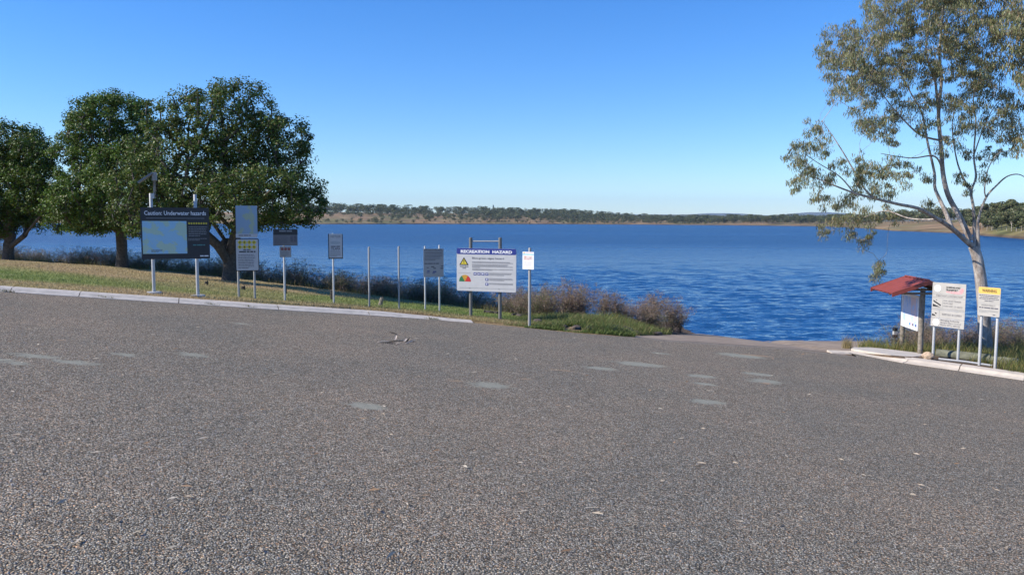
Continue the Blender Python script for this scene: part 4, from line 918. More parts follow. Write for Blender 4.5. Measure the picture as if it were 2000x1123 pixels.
# weeds sprouting at the kerb
for px, py, lab in ((12,570,'weed at the kerb foot nearest the left edge'),(203,582,'weed sprouting at the kerb left of the black sign'),(410,595.5,'weed at the kerb foot below the black sign'),(486,600.5,'weed at the kerb foot below the yellow diamond sign'),(846,624,'tiny weed at the kerb foot below the faded notice')):
    g_ = lot_hit(px, py); n = 60; x = g_.x+rng.normal(0,.09,n); y = g_.y-.02+rng.normal(0,.015,n); h = rng.uniform(.02,.07,n)
    o = blades('kerb_weed', x, y, h, rng.uniform(.008,.014,n), .8, np.array([(.13,.13,.05)])*rng.uniform(.5,1.4,(n,1)), lab, 'weed', z=lotz(x,y)); o['group'] = 'weeds along the kerb'

# ---- shrubs
def shrub_mesh(name, seed, h=1.0, w=.7, stems=26, tw=7, palette=None, leaf=.028, nleaf=9):
    r = np.random.default_rng(seed); V = []; Q = []; C = []; n0 = 0
    pal = palette or [(.27,.19,.16),(.22,.15,.12),(.33,.25,.21),(.16,.15,.07),(.20,.12,.08)]
    def ribbon(p, q, w0, w1, c):
        nonlocal n0
        d = q-p; s_ = np.cross(d, r.normal(size=3)); s_ /= np.linalg.norm(s_)+1e-9
        V.extend([p-s_*w0, p+s_*w0, q+s_*w1, q-s_*w1]); C.extend([c]*4); Q.append((n0,n0+1,n0+2,n0+3)); n0 += 4
    for i in range(stems):
        a = r.uniform(0,6.28); sp = abs(r.normal(0,.5)); hh = h*r.uniform(.55,1.05)*(1-.25*min(sp,1)); p = np.array([r.normal(0,.08),r.normal(0,.08),-.03])
        d = np.array([math.cos(a)*sp*w,math.sin(a)*sp*w,hh]); K = 5; prev = p; sc = np.array((.15,.11,.09))*r.uniform(.7,1.8)
        for k in range(K):
            t = (k+1)/K; nxt = p+d*t+np.array([math.cos(a),math.sin(a),0])*.12*t*t+r.normal(0,.025,3)
            ribbon(prev, nxt, .006*(1.1-t)+.0018, .006*(1-t)+.0015, sc)
            if t > .25:
                for _ in range(tw//2+1):
                    dd = r.normal(size=3); dd[2] = abs(dd[2])*.9+.1; dd /= np.linalg.norm(dd); e = nxt+dd*r.uniform(.08,.24)*h; ribbon(nxt, e, .0022, .001, sc*1.2)
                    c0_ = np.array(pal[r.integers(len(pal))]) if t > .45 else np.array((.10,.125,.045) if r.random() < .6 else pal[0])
                    for _ in range(nleaf):
                        c = nxt+(e-nxt)*r.uniform(.25,1.05)+r.normal(0,.022,3)*h; u = r.normal(size=3); u /= np.linalg.norm(u); v_ = np.cross(u, r.normal(size=3)); v_ /= np.linalg.norm(v_)+1e-9
                        s1 = leaf*r.uniform(.5,1.1); s2 = s1*.28; V.extend([c-u*s1, c+v_*s2, c+u*s1, c-v_*s2]); C.extend([c0_*r.uniform(.6,1.35)]*4); Q.append((n0,n0+1,n0+2,n0+3)); n0 += 4
            prev = nxt
    return np.array(V), np.array(Q), np.array(C)
PAL_R = [(.34,.26,.19),(.28,.21,.15),(.38,.29,.23),(.26,.23,.12),(.31,.19,.12)]
PAL_G = [(.19,.22,.08),(.28,.22,.16),(.16,.20,.06),(.32,.25,.19),(.25,.25,.10)]
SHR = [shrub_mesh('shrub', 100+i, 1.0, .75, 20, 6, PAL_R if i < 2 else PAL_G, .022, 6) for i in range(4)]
def joined(name, items, meshes, label, cat, mat):
    Vs = []; Qs = []; Cs = []; n0 = 0
    for (x, y, z, s_, rz, k) in items:
        V, Q, C = meshes[k]; c, s1 = math.cos(rz), math.sin(rz); sx = s_ if not isinstance(s_, tuple) else s_[0]; sz = sx if not isinstance(s_, tuple) else s_[1]
        W = np.stack([(V[:,0]*c-V[:,1]*s1)*sx+x, (V[:,0]*s1+V[:,1]*c)*sx+y, V[:,2]*sz+z], -1)
        Vs.append(W); Qs.append(Q+n0); Cs.append(C*random.uniform(.8,1.15)); n0 += len(V)
    return tag(link(name, mesh_np(name, np.concatenate(Vs), np.concatenate(Qs), np.concatenate(Cs)), mat), label, cat, kind='stuff')
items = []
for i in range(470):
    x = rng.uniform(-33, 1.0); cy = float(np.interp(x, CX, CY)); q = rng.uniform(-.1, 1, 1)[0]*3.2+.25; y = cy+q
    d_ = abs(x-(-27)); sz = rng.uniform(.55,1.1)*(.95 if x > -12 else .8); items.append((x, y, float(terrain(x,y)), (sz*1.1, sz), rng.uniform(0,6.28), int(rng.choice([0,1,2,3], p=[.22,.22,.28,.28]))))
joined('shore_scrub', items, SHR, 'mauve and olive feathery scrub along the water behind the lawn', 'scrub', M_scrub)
items = []
for i in range(120):
    x = rng.uniform(10.8, 24); y = rng.uniform(23.0, 27.5); 
    if side(x, y, RC, RD) > -1.0: continue
    sz = rng.uniform(.55,1.0); items.append((x, y, max(float(terrain(x,y)), -4.1), (sz*1.2, sz), rng.uniform(0,6.28), int(rng.integers(0,4))))
for i in range(0): pass
joined('shore_scrub', items, SHR, 'brown feathery scrub at the water behind the right hand signs', 'scrub', M_scrub)
items = []
for i in range(30):
    px = rng.uniform(985, 1290); py = np.interp(px, [985,1060,1150,1250,1290], [596,592,600,625,632])+rng.uniform(-6,10); d_ = np.interp(px, [985,1290], [25.2,24.6])+rng.uniform(-.5,1.6)
    p = P(px, py, d_); z = max(gz(p.x, p.y), -4.15); sz = rng.uniform(.55,.9)*(1.05 if px < 1130 else .7); items.append((p.x, p.y, z, (sz*1.1, sz), rng.uniform(0,6.28), int(rng.choice([0,1,0,1,2]))))
joined('bank_scrub', items, SHR, 'continuous low brown mauve scrub on the bank between the hazard board and the ramp', 'scrub', M_scrub)
sh_me = []
for i in range(5):
    V, Q, C = shrub_mesh('dry_shrub', 200+i, 1.0, .8, 46, 8, PAL_R, .022, 8); sh_me.append(mesh_np('dry_shrub', V, Q, C)); sh_me[-1].materials.append(M_scrub)
for i, (px, py, d_, h, k, lab) in enumerate((
        (1065,585,25.6,1.10,0,'wide reddish bare shrub just right of the white poster post'),
        (1015,590,26.2,.95,1,'reddish shrub between the hazard board and the white poster'),
        (1112,572,25.0,1.28,2,'tallest mauve twiggy shrub above the green weeds'),
        (1132,575,25.6,1.15,3,'mauve twiggy shrub on the water side of the tallest one'),
        (1178,600,24.6,.92,0,'low brown shrub in the middle of the weedy bank'),
        (1205,605,24.6,.80,4,'small brown shrub right of the mid-bank shrub, before the gap of water'),
        (1262,610,25.4,.85,1,'rounded brown shrub before the twiggy pair at the water'),
        (1275,585,26.5,1.05,2,'pale grey twiggy shrub, left one of the pair at the ramp end'),
        (1310,585,26.3,1.15,3,'grey mauve twiggy shrub nearest the ramp, partly over water'),
        (1328,615,26.9,.80,4,'outermost low shrub dipping into the lake beside the ramp'))):
    p = P(px, py, d_); o = link('dry_shrub', sh_me[k]); z = max(gz(p.x, p.y), -4.15); o.location = (p.x, p.y, z); o.scale = (h*.85, h*.85, h*1.0); o.rotation_euler = (0,0,i*1.7)
    tag(o, lab, 'shrub', 'bare twiggy shrubs by the ramp')

# ---- trees
def quads_to(name, V4, C, mat, parent):
    n = len(V4); return link(name, mesh_np(name, V4.reshape(-1,3), np.arange(n*4).reshape(-1,4), np.repeat(C,4,0)), mat, parent)
def leaves(centers, radii, per, lsz, aspect, droop, pal, seed, shell=.0, up=.3, jitter=.25, clump_tint=.2, cup=None):
    """many leaf diamonds around clump centres"""
    r = np.random.default_rng(seed); nc = len(centers); n = nc*per
    c = np.repeat(centers, per, 0); rad = np.repeat(radii, per)
    d = r.normal(size=(n,3)); d /= np.linalg.norm(d,axis=1)[:,None]; rr = r.uniform(shell,1,n)**.5
    p = c+d*(rad*rr)[:,None]*np.array([1,1,.72])
    nrm = d*.8+np.array([0,0,up])+r.normal(0,.55,(n,3)); nrm /= np.linalg.norm(nrm,axis=1)[:,None]
    ax = r.normal(size=(n,3))*(1-droop)+np.array([0,0,-droop*1.6]); ax -= nrm*np.sum(ax*nrm,1)[:,None]*(1-droop*.7); ax /= np.linalg.norm(ax,axis=1)[:,None]+1e-9
    sd = np.cross(ax,nrm); sd /= np.linalg.norm(sd,axis=1)[:,None]+1e-9
    l_ = lsz*r.uniform(.6,1.25,n)[:,None]; w = l_*aspect
    V = np.stack([p-ax*l_*.5, p+sd*w*.5, p+ax*l_*.5, p-sd*w*.5],1)
    pal = np.array(pal); k = r.choice(len(pal), n, p=None); ct = np.repeat(r.uniform(1-clump_tint,1+clump_tint,nc),per)
    C = pal[k]*(r.uniform(.75,1.25,n)*ct)[:,None]
    return V, C
def grow(base_nodes, base_r, targets, seed, w_up=.35, sub=1):
    """attach every target to the nearest grown node; returns segments with radii by the pipe model"""
    r = np.random.default_rng(seed); nodes = [np.array(p, float) for p in base_nodes]; par = [-1]+[i for i in range(len(base_nodes)-1)]
    return nodes, par
def skeleton(trunk, targets, seed, root_r, tip=.008, expo=2.3, bias=.25, axis=None, min_r=None, mat=None, parent=None, attach_from=1, names='limbs', extra_chains=(), sag=.05):
    r = np.random.default_rng(seed); nodes = []; par = []
    for ch in [trunk]+list(extra_chains):
        first = True
        for p in ch:
            if first and nodes:
                if isinstance(p, int): par_i = p; first = False; last = p; continue
                q = np.array(nodes); last = int(np.argmin(np.linalg.norm(q-np.array(p),axis=1))); first = False; nodes.append(np.array(p,float)); par.append(last); last = len(nodes)-1; continue
            nodes.append(np.array(p,float)); par.append(-1 if not par else last); last = len(nodes)-1; first = False
    nb = len(nodes); origin = nodes[min(attach_from, len(trunk)-1)]
    order = np.argsort(np.linalg.norm(targets-origin,axis=1))
    for t in order:
        p = targets[t]; A = np.array(nodes[attach_from:]); dv = p-A; dist = np.linalg.norm(dv,axis=1)
        cost = dist-bias*dv[:,2]+.05*np.linalg.norm(A-origin,axis=1)
        i = int(np.argmin(cost))+attach_from; d0 = np.linalg.norm(p-nodes[i]); K = max(1,int(d0/.45)); prev = i
        for k in range(1,K+1):
            q = nodes[i]+(p-nodes[i])*k/K
            if k < K: q = q+r.normal(0,sag*d0,3)*.7; q[2] -= 0
            nodes.append(q); par.append(prev); prev = len(nodes)-1
    n = len(nodes); rad = np.zeros(n)
    for i in range(n-1,-1,-1):
        rad[i] = max(rad[i], tip**expo)
        if par[i] >= 0: rad[par[i]] += rad[i]
    # parents may have a larger index than children only for extra chains attached to earlier nodes (fine)
    rad = rad**(1/expo); rad *= 1.0; sc = root_r/rad[0]; rad = np.maximum(rad*sc, tip*.8)
    return nodes, par, rad
def limbs_mesh(nodes, par, rad, sides_big=9, rmin_tube=0.012):
    V = []; Fq = []; n0 = 0
    nodes = np.array(nodes)
    for i, p in enumerate(par):
        if p < 0: continue
        a, b_ = nodes[p], nodes[i]; d = b_-a; L_ = np.linalg.norm(d)
        if L_ < 1e-4: continue
        d = d/L_; r0, r1 = rad[p], rad[i]
        if r0 > r1*1.6 : r0 = r1*1.25
        s_ = 8 if r1 > .05 else (5 if r1 > rmin_tube else 3)
        u = np.cross(d, (0.3,0.2,1) if abs(d[2]) < .9 else (1,0,0)); u /= np.linalg.norm(u); w = np.cross(d,u)
        an = np.arange(s_)*2*math.pi/s_; ring = np.cos(an)[:,None]*u+np.sin(an)[:,None]*w
        V.append(a-d*r0*.3+ring*r0); V.append(b_+d*r1*.3+ring*r1)
        for k in range(s_): Fq.append((n0+k, n0+(k+1)%s_, n0+s_+(k+1)%s_, n0+s_+k))
        n0 += 2*s_
    return np.concatenate(V), np.array(Fq)
def smooth_tube(pts, radii, sides=12, flare=None):
    mb = MB(); mb.tube([Vector(p) for p in pts], list(radii), sides); return mb
def spline(pts, n=5):
    P_ = [np.array(p,float) for p in pts]; out = []
    for i in range(len(P_)-1):
        p0 = P_[max(i-1,0)]; p1 = P_[i]; p2 = P_[i+1]; p3 = P_[min(i+2,len(P_)-1)]
        for k in range(n):
            t = k/n; out.append(.5*((2*p1)+(-p0+p2)*t+(2*p0-5*p1+4*p2-p3)*t*t+(-p0+3*p1-3*p2+p3)*t**3))
    out.append(P_[-1]); return out

def crown_points(ells, d, n, seed, zsq=.9, minr=.46, interior=.22):
    """clump centres in a union of ellipsoids given as silhouettes at distance d"""
    r = np.random.default_rng(seed); E = []
    for (cx,cy,rx,ry,*dd) in ells:
        c = np.array(P(cx,cy,d+(dd[0] if dd else 0))); E.append((c, rx/FPX*d, ry/FPX*d))
    vol = np.array([a*a*b for _,a,b in E])**.8; vol /= vol.sum(); out = []
    while len(out) < n:
        k = r.choice(len(E), p=vol); c,a,b_ = E[k]; v = r.normal(size=3); v /= np.linalg.norm(v)
        rr = r.uniform(.80,1.0) if r.random() > interior else r.uniform(.2,.8)
        p = c+v*rr*np.array([a,a*.72,b_]); 
        inside = 0
        for j,(c2,a2,b2) in enumerate(E):
            if j != k and np.linalg.norm((p-c2)/np.array([a2,a2*.72,b2])) < .72: inside = 1
        if inside and r.random() < .75: continue
        if out and np.min(np.linalg.norm(np.array(out)-p,axis=1)) < minr*r.uniform(.3,.9): 
            if r.random() < .9: continue
        out.append(p)
    return np.array(out)
PAL_F = [(.10,.17,.028),(.08,.14,.022),(.13,.20,.03),(.15,.20,.035),(.065,.115,.02),(.13,.13,.035)]
PAL_F3 = [(.10,.155,.03),(.08,.13,.026),(.13,.17,.036),(.16,.165,.045),(.15,.125,.04),(.065,.10,.022),(.09,.14,.028)]
def fig_tree(px, py, d, ells, trunk_px, root_r, nclump, seed, label, pal, name='shade_tree', per=150, crad=(.18,.48)):
    base = P(px, py, d); zb = gz(base.x, base.y); base = Vector((base.x, base.y, zb))
    root = empty(name, base, 0, label, 'tree', 'broad shade trees on the lawn'); o = np.array(base)
    T = crown_points(ells, d, nclump, seed)
    tr = [np.array(base)-np.array([0,0,.15])]+[np.array(P(a,b_,d+dd)) for a,b_,dd in trunk_px[0]]
    ch = [[np.array(P(a,b_,d+dd)) for a,b_,dd in c] for c in trunk_px[1:]]
    nodes, par, rad = skeleton(tr, T, seed, root_r, extra_chains=ch, attach_from=2, tip=.006, expo=2.2)
    V, Fq = limbs_mesh(nodes, par, rad); link('limbs', mesh_np('limbs', V-o, Fq, None, True), M_bark, root)
    # trunk with flare
    pts = spline(tr, 6); k = len(pts); rr = [root_r*(1-.35*i/(k-1))*(1+.55*math.exp(-i/2.2)) for i in range(k)]
    smooth_tube([p-o for p in pts], rr, 14).build('trunk', M_bark, root, True)
    r = np.random.default_rng(seed+5); R = r.uniform(*crad, len(T))
    Vq, C = leaves(T, R, per, .088, .58, .15, [(a*.86,b*.92,c*.85) for a,b,c in pal], seed+9, .15, .5, clump_tint=.28)
    quads_to('crown', Vq-o, C, M_leaf, root); return root
fig_tree(449, 541, 27, [(425,245,95,82),(350,320,100,100),(500,315,105,95,1),(570,385,68,58),(480,385,120,60,-1),(290,385,75,85,-1),(330,225,48,38),(545,270,60,45),(610,410,38,30),(470,205,60,45)],
         [[(449,500,0),(440,470,0.2)],[(448,500,0),(466,440,-.5),(500,395,-1),(560,350,-1)],[(440,470,.2),(405,420,.8),(370,350,1)],[(466,440,-.5),(455,370,0),(440,290,.5),(430,220,.3)],[(449,515,0),(424,478,-.5),(398,455,-.8)]],
         .235, 580, 11, 'largest spreading shade tree, nearest the signs, with forked trunk and brownish leaf tips', PAL_F3)
fig_tree(238, 520, 30, [(215,255,82,72),(160,325,62,66),(180,395,80,58,-1),(125,410,50,42),(255,365,78,88,-1),(225,215,62,32),(265,235,35,32),(170,235,40,45)],
         [[(238,480,0),(236,450,0)],[(237,455,0),(200,400,-.5),(160,350,-1)],[(236,450,0),(262,390,.5),(270,320,.5)],[(236,455,0),(225,360,0),(215,280,0)]],
         .20, 560, 12, 'upright bright green shade tree, the middle tree of the three on the lawn', PAL_F)
fig_tree(15, 508, 31, [(25,300,72,58),(-5,370,85,75),(60,345,42,72,-1),(50,400,50,50),(-70,330,70,90),(-20,420,70,45)],
         [[(17,480,0),(22,458,0)],[(17,485,0),(48,460,-.4),(80,420,-1)],[(20,465,0),(-10,420,.5),(-40,360,1)],[(22,458,0),(30,380,0),(30,310,0)]],
         .20, 560, 13, 'dark shade tree cut off by the left edge of the view', [(c[0]*.8,c[1]*.8,c[2]*.8) for c in PAL_F])

# ---- gum tree
GD = 23.1
def GP(l): return [np.array(P(a,b_,GD+dd)) for a,b_,dd in l]
base = P(1925, 690, GD); gb = Vector((base.x, base.y, gz(base.x, base.y)))
groot = empty('gum_tree', gb, 0, 'tall pale-barked gum tree with long low branch, behind the warning sign', 'tree', 'gum trees on the right')
chains = {
 'trunk': ([(1926,700,0),(1924,660,0),(1921,600,0),(1916,550,0),(1909,505,0),(1901,482,0)], .19, .135),
 'A': ([(1901,482,0),(1886,470,-.1),(1859,446,-.4),(1829,427,-.8),(1795,408,-1.2),(1754,399,-1.7),(1709,388,-2.0),(1668,377,-2.1),(1623,360,-2.1),(1592,347,-2.0)], .085, .012),
 'A2': ([(1829,427,-.8),(1810,429,-.4),(1773,426,.3),(1732,412,1.0),(1700,420,1.3)], .03, .01),
 'A3': ([(1709,388,-2.0),(1687,367,-2.0),(1661,322,-1.9),(1645,295,-1.9),(1625,264,-1.8),(1606,237,-1.8)], .03, .008),
 'A4': ([(1668,377,-2.1),(1640,345,-2.2),(1600,320,-2.3),(1570,300,-2.3)], .02, .007),
 'B': ([(1859,446,-.3),(1848,418,-.2),(1837,393,-.1),(1826,367,0),(1825,338,.1),(1812,280,.2),(1801,223,.3),(1781,186,.4),(1762,150,.5)], .065, .015),
 'C': ([(1896,470,0),(1874,423,.2),(1852,382,.3),(1842,340,.3),(1838,288,.3),(1833,230,.3),(1836,189,.2),(1839,152,.2),(1835,112,.1),(1838,60,.1),(1842,10,0),(1840,-40,0)], .085, .02),
 'C2': ([(1833,225,.3),(1829,180,.1),(1825,152,0),(1809,108,-.2),(1812,60,-.3),(1817,20,-.3),(1822,-30,-.3)], .045, .012),
 'C3': ([(1842,335,.3),(1826,306,-.2),(1784,309,-.8),(1754,306,-1.2),(1720,300,-1.3)], .03, .008),
 'C4': ([(1838,275,.3),(1800,265,0),(1770,240,-.3),(1735,200,-.5),(1700,150,-.5)], .035, .01),
 'D': ([(1904,480,0),(1903,445,.1),(1901,405,.2),(1897,375,.3),(1906,345,.5),(1902,304,.6),(1906,237,.7),(1901,200,.8),(1905,140,.9)], .055, .012),
 'D2': ([(1897,375,.3),(1880,345,.6),(1868,310,.9),(1860,250,1.0),(1868,190,1.1)], .035, .01),
 'E': ([(1912,495,0),(1910,450,-.1),(1911,427,-.2),(1926,386,-.3),(1945,364,-.3),(1967,345,-.3),(1990,341,-.2),(2010,352,0)], .05, .01),
 'E2': ([(1926,386,-.3),(1923,370,-.4),(1930,330,-.5),(1950,300,-.5),(1975,295,-.4)], .022, .008),
 'F': ([(1902,304,.6),(1925,240,.4),(1950,200,.2),(1975,190,.1)], .02, .008),
 'G': ([(1838,60,.1),(1880,30,.4),(1930,15,.6)], .022, .008),
}
CH = {k: (GP(v[0]), v[1], v[2]) for k, v in chains.items()}
go = np.array(gb); allpts = []
for k, (pts, r0, r1) in CH.items():
    sp_ = spline(pts, 6); m_ = len(sp_); rr = [r0+(r1-r0)*(i/(m_-1))**.8 for i in range(m_)]
    if k == 'trunk': rr = [r*(1+.35*math.exp(-i/3)) for i, r in enumerate(rr)]
    smooth_tube([p-go for p in sp_], rr, 14 if r0 > .06 else 8).build('trunk' if k == 'trunk' else 'branch', M_gum, groot, True)
    if k != 'trunk': allpts += [(p, r) for p, r in zip(sp_, rr)]
GCL = [(1640,90,42),(1665,130,48),(1625,140,26),(1700,60,42),(1700,115,50),(1745,40,45),(1760,95,45),(1800,30,48),(1850,20,45),(1890,30,42),(1930,30,38),(1720,5,38),(1830,75,42),(1880,85,42),(1925,90,38),(1650,175,24),(1700,165,40),(1745,150,42),(1795,140,40),(1850,130,38),(1900,140,40),(1940,130,28),(1630,185,18),
       (1690,225,30),(1720,240,34),(1700,258,22),(1760,215,28),(1800,200,26),(1740,270,18),(1850,210,28),(1900,190,36),(1930,175,28),(1950,200,28),(1965,230,24),(1905,235,28),(1940,250,24),
       (1590,245,16),(1600,262,16),(1570,285,24),(1610,290,20),(1555,310,20),(1575,335,24),(1560,365,20),(1600,350,26),(1640,330,20),(1625,395,22),(1660,395,22),(1590,385,16),
       (1680,320,22),(1700,340,30),(1740,330,26),(1770,350,20),(1690,370,26),(1730,375,22),(1780,330,16),(1820,345,14),
       (1620,440,20),(1612,458,10),(1650,435,20),(1690,430,26),(1720,420,22),(1670,470,18),(1690,478,16),(1700,455,14),(1750,425,14),(1712,520,12),(1706,540,12),(1718,532,8),
       (1800,255,18),(1820,240,16),(1860,280,18),(1885,300,16),(1870,345,14),(1925,310,18),(1920,340,16),(1950,290,20),(1970,270,18),(1890,370,14),(1880,260,18),(1840,300,12),(1815,400,8),(1985,250,16),(1840,-30,60),(1760,-30,50),(1900,-30,50)]
T = []; R = []; r = np.random.default_rng(5)
for (a,b_,rp) in GCL:
    low = b_ > 280; nd = (1.3 if b_ > 395 else -2.0) if (a < 1770 and low) else 0.0; sp_ = (.3 if b_ > 395 else .5) if low else 1.5
    cnt = max(4, int((rp/9.5)**2*(1.6 if low else 2.0)))
    for _ in range(cnt):
        an = r.uniform(0,6.28); q = rp*math.sqrt(r.uniform(0,1)); dd = nd+r.normal(0, sp_*.7)
        T.append(np.array(P(a+q*math.cos(an), b_+q*math.sin(an)*.9, GD+dd))); R.append(r.uniform(.09,.24)*(.85 if low else 1.0))
T = np.array(T); R = np.array(R)
# twigs: attach each clump to the nearest branch point or earlier twig
bp = np.array([p for p, _ in allpts]); chain = [bp[0]]
nodes = [p for p in bp]; par = [-1]*len(bp); 
D0 = np.array([np.min(np.linalg.norm(bp-t,axis=1)) for t in T]); nodes_np = list(nodes)
for i in np.argsort(D0):
    p = T[i]; A = np.array(nodes); dv = p-A; c = np.linalg.norm(dv,axis=1)-.12*dv[:,2]; j = int(np.argmin(c)); d0 = np.linalg.norm(p-nodes[j]); K = max(1,int(d0/.22)); prev = j
    for k in range(1,K+1):
        q = nodes[j]+(p-nodes[j])*k/K
        if k < K: q = q+r.normal(0,.07*d0,3)*.6+np.array([0,0,.10*d0*math.sin(math.pi*k/K)])
        nodes.append(q); par.append(prev); prev = len(nodes)-1
n = len(nodes); rad = np.zeros(n); nb = len(bp)
for i in range(n-1,nb-1,-1):
    rad[i] = max(rad[i], .0045**2.2); rad[par[i]] += rad[i]
rad = np.minimum(rad**(1/2.2), .035)
V, Fq = limbs_mesh(nodes, par, rad); link('twigs', mesh_np('twigs', V-go, Fq, None, True), M_gum, groot)
PAL_E = [(.21,.23,.10),(.17,.19,.085),(.26,.265,.13),(.23,.215,.10),(.14,.165,.07),(.31,.27,.13),(.25,.17,.09)]
Vq, C = leaves(T, R*1.2, 62, .105, .19, .68, PAL_E, 55, .1, .1, clump_tint=.22)
quads_to('crown', Vq-go, C, M_gumleaf, groot)
mb = MB(); mb.tube([Vector(q-go) for q in spline(GP([(1744,414,.8),(1737,440,1.2),(1733,470,1.3),(1731,495,1.3),(1715,512,1.3),(1710,535,1.3)]),5)], .006, 5); mb.build('hanging_twig', M_gum, groot)
# second gum off the right edge
b2_ = P(2150, 700, 21.5); gb2 = Vector((b2_.x, b2_.y, gz(b2_.x, b2_.y))); g2 = empty('gum_tree', gb2, 0, 'gum tree whose leafy branches hang in from the upper right corner', 'tree', 'gum trees on the right'); go2 = np.array(gb2)
GP2 = lambda l: [np.array(P(a,b_,21.5+dd)) for a,b_,dd in l]
bp = []
for nm, l, r0, r1 in (('trunk',[(2150,715,0),(2145,560,0),(2130,400,0),(2110,260,0),(2090,120,0),(2080,-60,0)],.2,.07),('branch',[(2110,260,0),(2050,180,0),(2000,120,0),(1965,85,0)],.06,.012),('branch',[(2090,120,0),(2040,60,0),(1990,30,0),(1960,0,0)],.06,.012),('branch',[(2130,400,0),(2060,330,0),(2010,290,0)],.04,.01)):
    sp_ = spline(GP2(l),6); smooth_tube([p-go2 for p in sp_], np.linspace(r0,r1,len(sp_)), 10).build(nm, M_gum, g2, True)
    if nm == 'branch': bp += sp_
T = []; R = []
for (a,b_,rp) in [(1985,15,32),(1960,45,24),(1955,95,26),(1985,70,34),(1990,120,26),(1975,135,16),(2020,60,50),(2030,130,50),(2015,10,50),(2000,170,16),(1998,215,14),(1995,290,16),(1985,275,12),(2030,280,40),(2060,200,60),(2090,60,70),(2120,160,70),(2110,0,80),(2150,250,60)]:
    for _ in range(max(3,int((rp/12)**2*1.5))):
        an = r.uniform(0,6.28); q = rp*math.sqrt(r.uniform(0,1)); T.append(np.array(P(a+q*math.cos(an), b_+q*math.sin(an), 21.5+r.normal(0,.9)))); R.append(r.uniform(.14,.26))
T = np.array(T); R = np.array(R); nodes = list(bp); par = [-1]*len(bp); nb = len(bp)
for i in np.argsort([np.min(np.linalg.norm(np.array(bp)-t,axis=1)) for t in T]):
    p = T[i]; A = np.array(nodes); dv = p-A; c = np.linalg.norm(dv,axis=1)-.1*dv[:,2]; j = int(np.argmin(c)); d0 = np.linalg.norm(p-nodes[j]); K = max(1,int(d0/.3)); prev = j
    for k in range(1,K+1): nodes.append(nodes[j]+(p-nodes[j])*k/K+r.normal(0,.04*d0,3)*(k<K)); par.append(prev); prev = len(nodes)-1
n = len(nodes); rad = np.zeros(n)
for i in range(n-1,nb-1,-1): rad[i] = max(rad[i], .0045**2.2); rad[par[i]] += rad[i]
rad = np.minimum(rad**(1/2.2), .03); V, Fq = limbs_mesh(nodes, par, rad); link('twigs', mesh_np('twigs', V-go2, Fq, None, True), M_gum, g2)
Vq, C = leaves(T, R*1.15, 80, .12, .20, .68, PAL_E, 56, .1, .1); quads_to('crown', Vq-go2, C, M_gumleaf, g2)

# ---- far trees
def far_tree_mesh(seed, kind='round', nq=420, qs=.5):
    r = np.random.default_rng(seed); nb = r.integers(5,9); B = []
    if kind == 'cone':
        for k in range(9): t = k/8; B.append((np.array([0,0,.12+.85*t]), .16*(1-t*.85)+.02, .1))
    elif kind == 'tall':
        for k in range(nb): a = r.uniform(0,6.28); q = r.uniform(.05,.28); B.append((np.array([q*math.cos(a),q*math.sin(a),r.uniform(.55,.88)]), r.uniform(.13,.22), r.uniform(.09,.14)))
    else:
        for k in range(nb): a = r.uniform(0,6.28); q = r.uniform(0,.30); B.append((np.array([q*math.cos(a),q*math.sin(a),r.uniform(.32,.78)]), r.uniform(.17,.28), r.uniform(.13,.21)))
    V = []; C = []; pal = np.array([(.105,.125,.05),(.08,.10,.04),(.135,.145,.06),(.12,.11,.052)])
    per = nq//len(B)
    for c, a, b_ in B:
        d = r.normal(size=(per,3)); d /= np.linalg.norm(d,axis=1)[:,None]; p = c+d*np.array([a,a,b_])*r.uniform(.7,1.05,(per,1))
        nn_ = d+r.normal(0,.5,(per,3)); nn_ /= np.linalg.norm(nn_,axis=1)[:,None]; u = np.cross(nn_, r.normal(size=(per,3))); u /= np.linalg.norm(u,axis=1)[:,None]; v_ = np.cross(nn_,u); s_ = r.uniform(.02,.05,(per,1))*qs*2
        V.append(np.stack([p-u*s_,p+v_*s_*.8,p+u*s_,p-v_*s_*.8],1)); C.append(pal[r.integers(0,4,per)]*r.uniform(.75,1.3,(per,1)))
    V = np.concatenate(V); C = np.concatenate(C)
    # trunk: three thin crossing blades with real taper, as a 4-sided post plus two limbs
    tb = MB(); tb.tube([(0,0,-.05),(.01,0,.25),(0,0.01,.6)], [.018,.013,.006], 5, False); tb.tube([(.01,0,.25),(.12,.05,.55)], [.009,.004], 4, False); tb.tube([(.01,0,.3),(-.1,-.06,.6)], [.009,.004], 4, False)
    tv_ = np.array([tuple(a) for a in tb.v]); tf_ = np.array(tb.f)
    n4 = len(V)*4; Vall = np.concatenate([V.reshape(-1,3), tv_]); Qall = np.concatenate([np.arange(n4).reshape(-1,4), tf_+n4]); Call = np.concatenate([np.repeat(C,4,0), np.tile(np.array([[.22,.19,.16]]),(len(tv_),1))])
    return Vall, Qall, Call, n4
FT = [far_tree_mesh(300+i, 'round', 360) for i in range(5)]+[far_tree_mesh(310+i, 'tall', 300) for i in range(3)]
FTM = []
for V, Q, C, n4 in FT: m_ = mesh_np('far_tree', V, Q, C); m_.materials.append(M_leaf); FTM.append(m_)
def far_pos(px, D): x = (px-1000)/FPX*D; return x, D, float(far_h(px, D))-.15
cand = []
r = np.random.default_rng(99)
def add_band(n, p0, p1, q0, q1, h0, h1, wide=1.0, kinds=(0,1,2,3,4,5,6,7)):
    for _ in range(n):
        px = r.uniform(p0,p1); q = r.uniform(q0,q1); D = float(shore(px))+q; h = r.uniform(h0,h1); cand.append((px, D, h, wide*r.uniform(.85,1.25), int(r.choice(kinds))))
add_band(190, 600, 1130, 15, 280, 5, 10, 1.3); add_band(120, 600, 1400, 4, 50, 2, 4.5, 1.6, (0,1,2,3,4))          # scattered over the slope
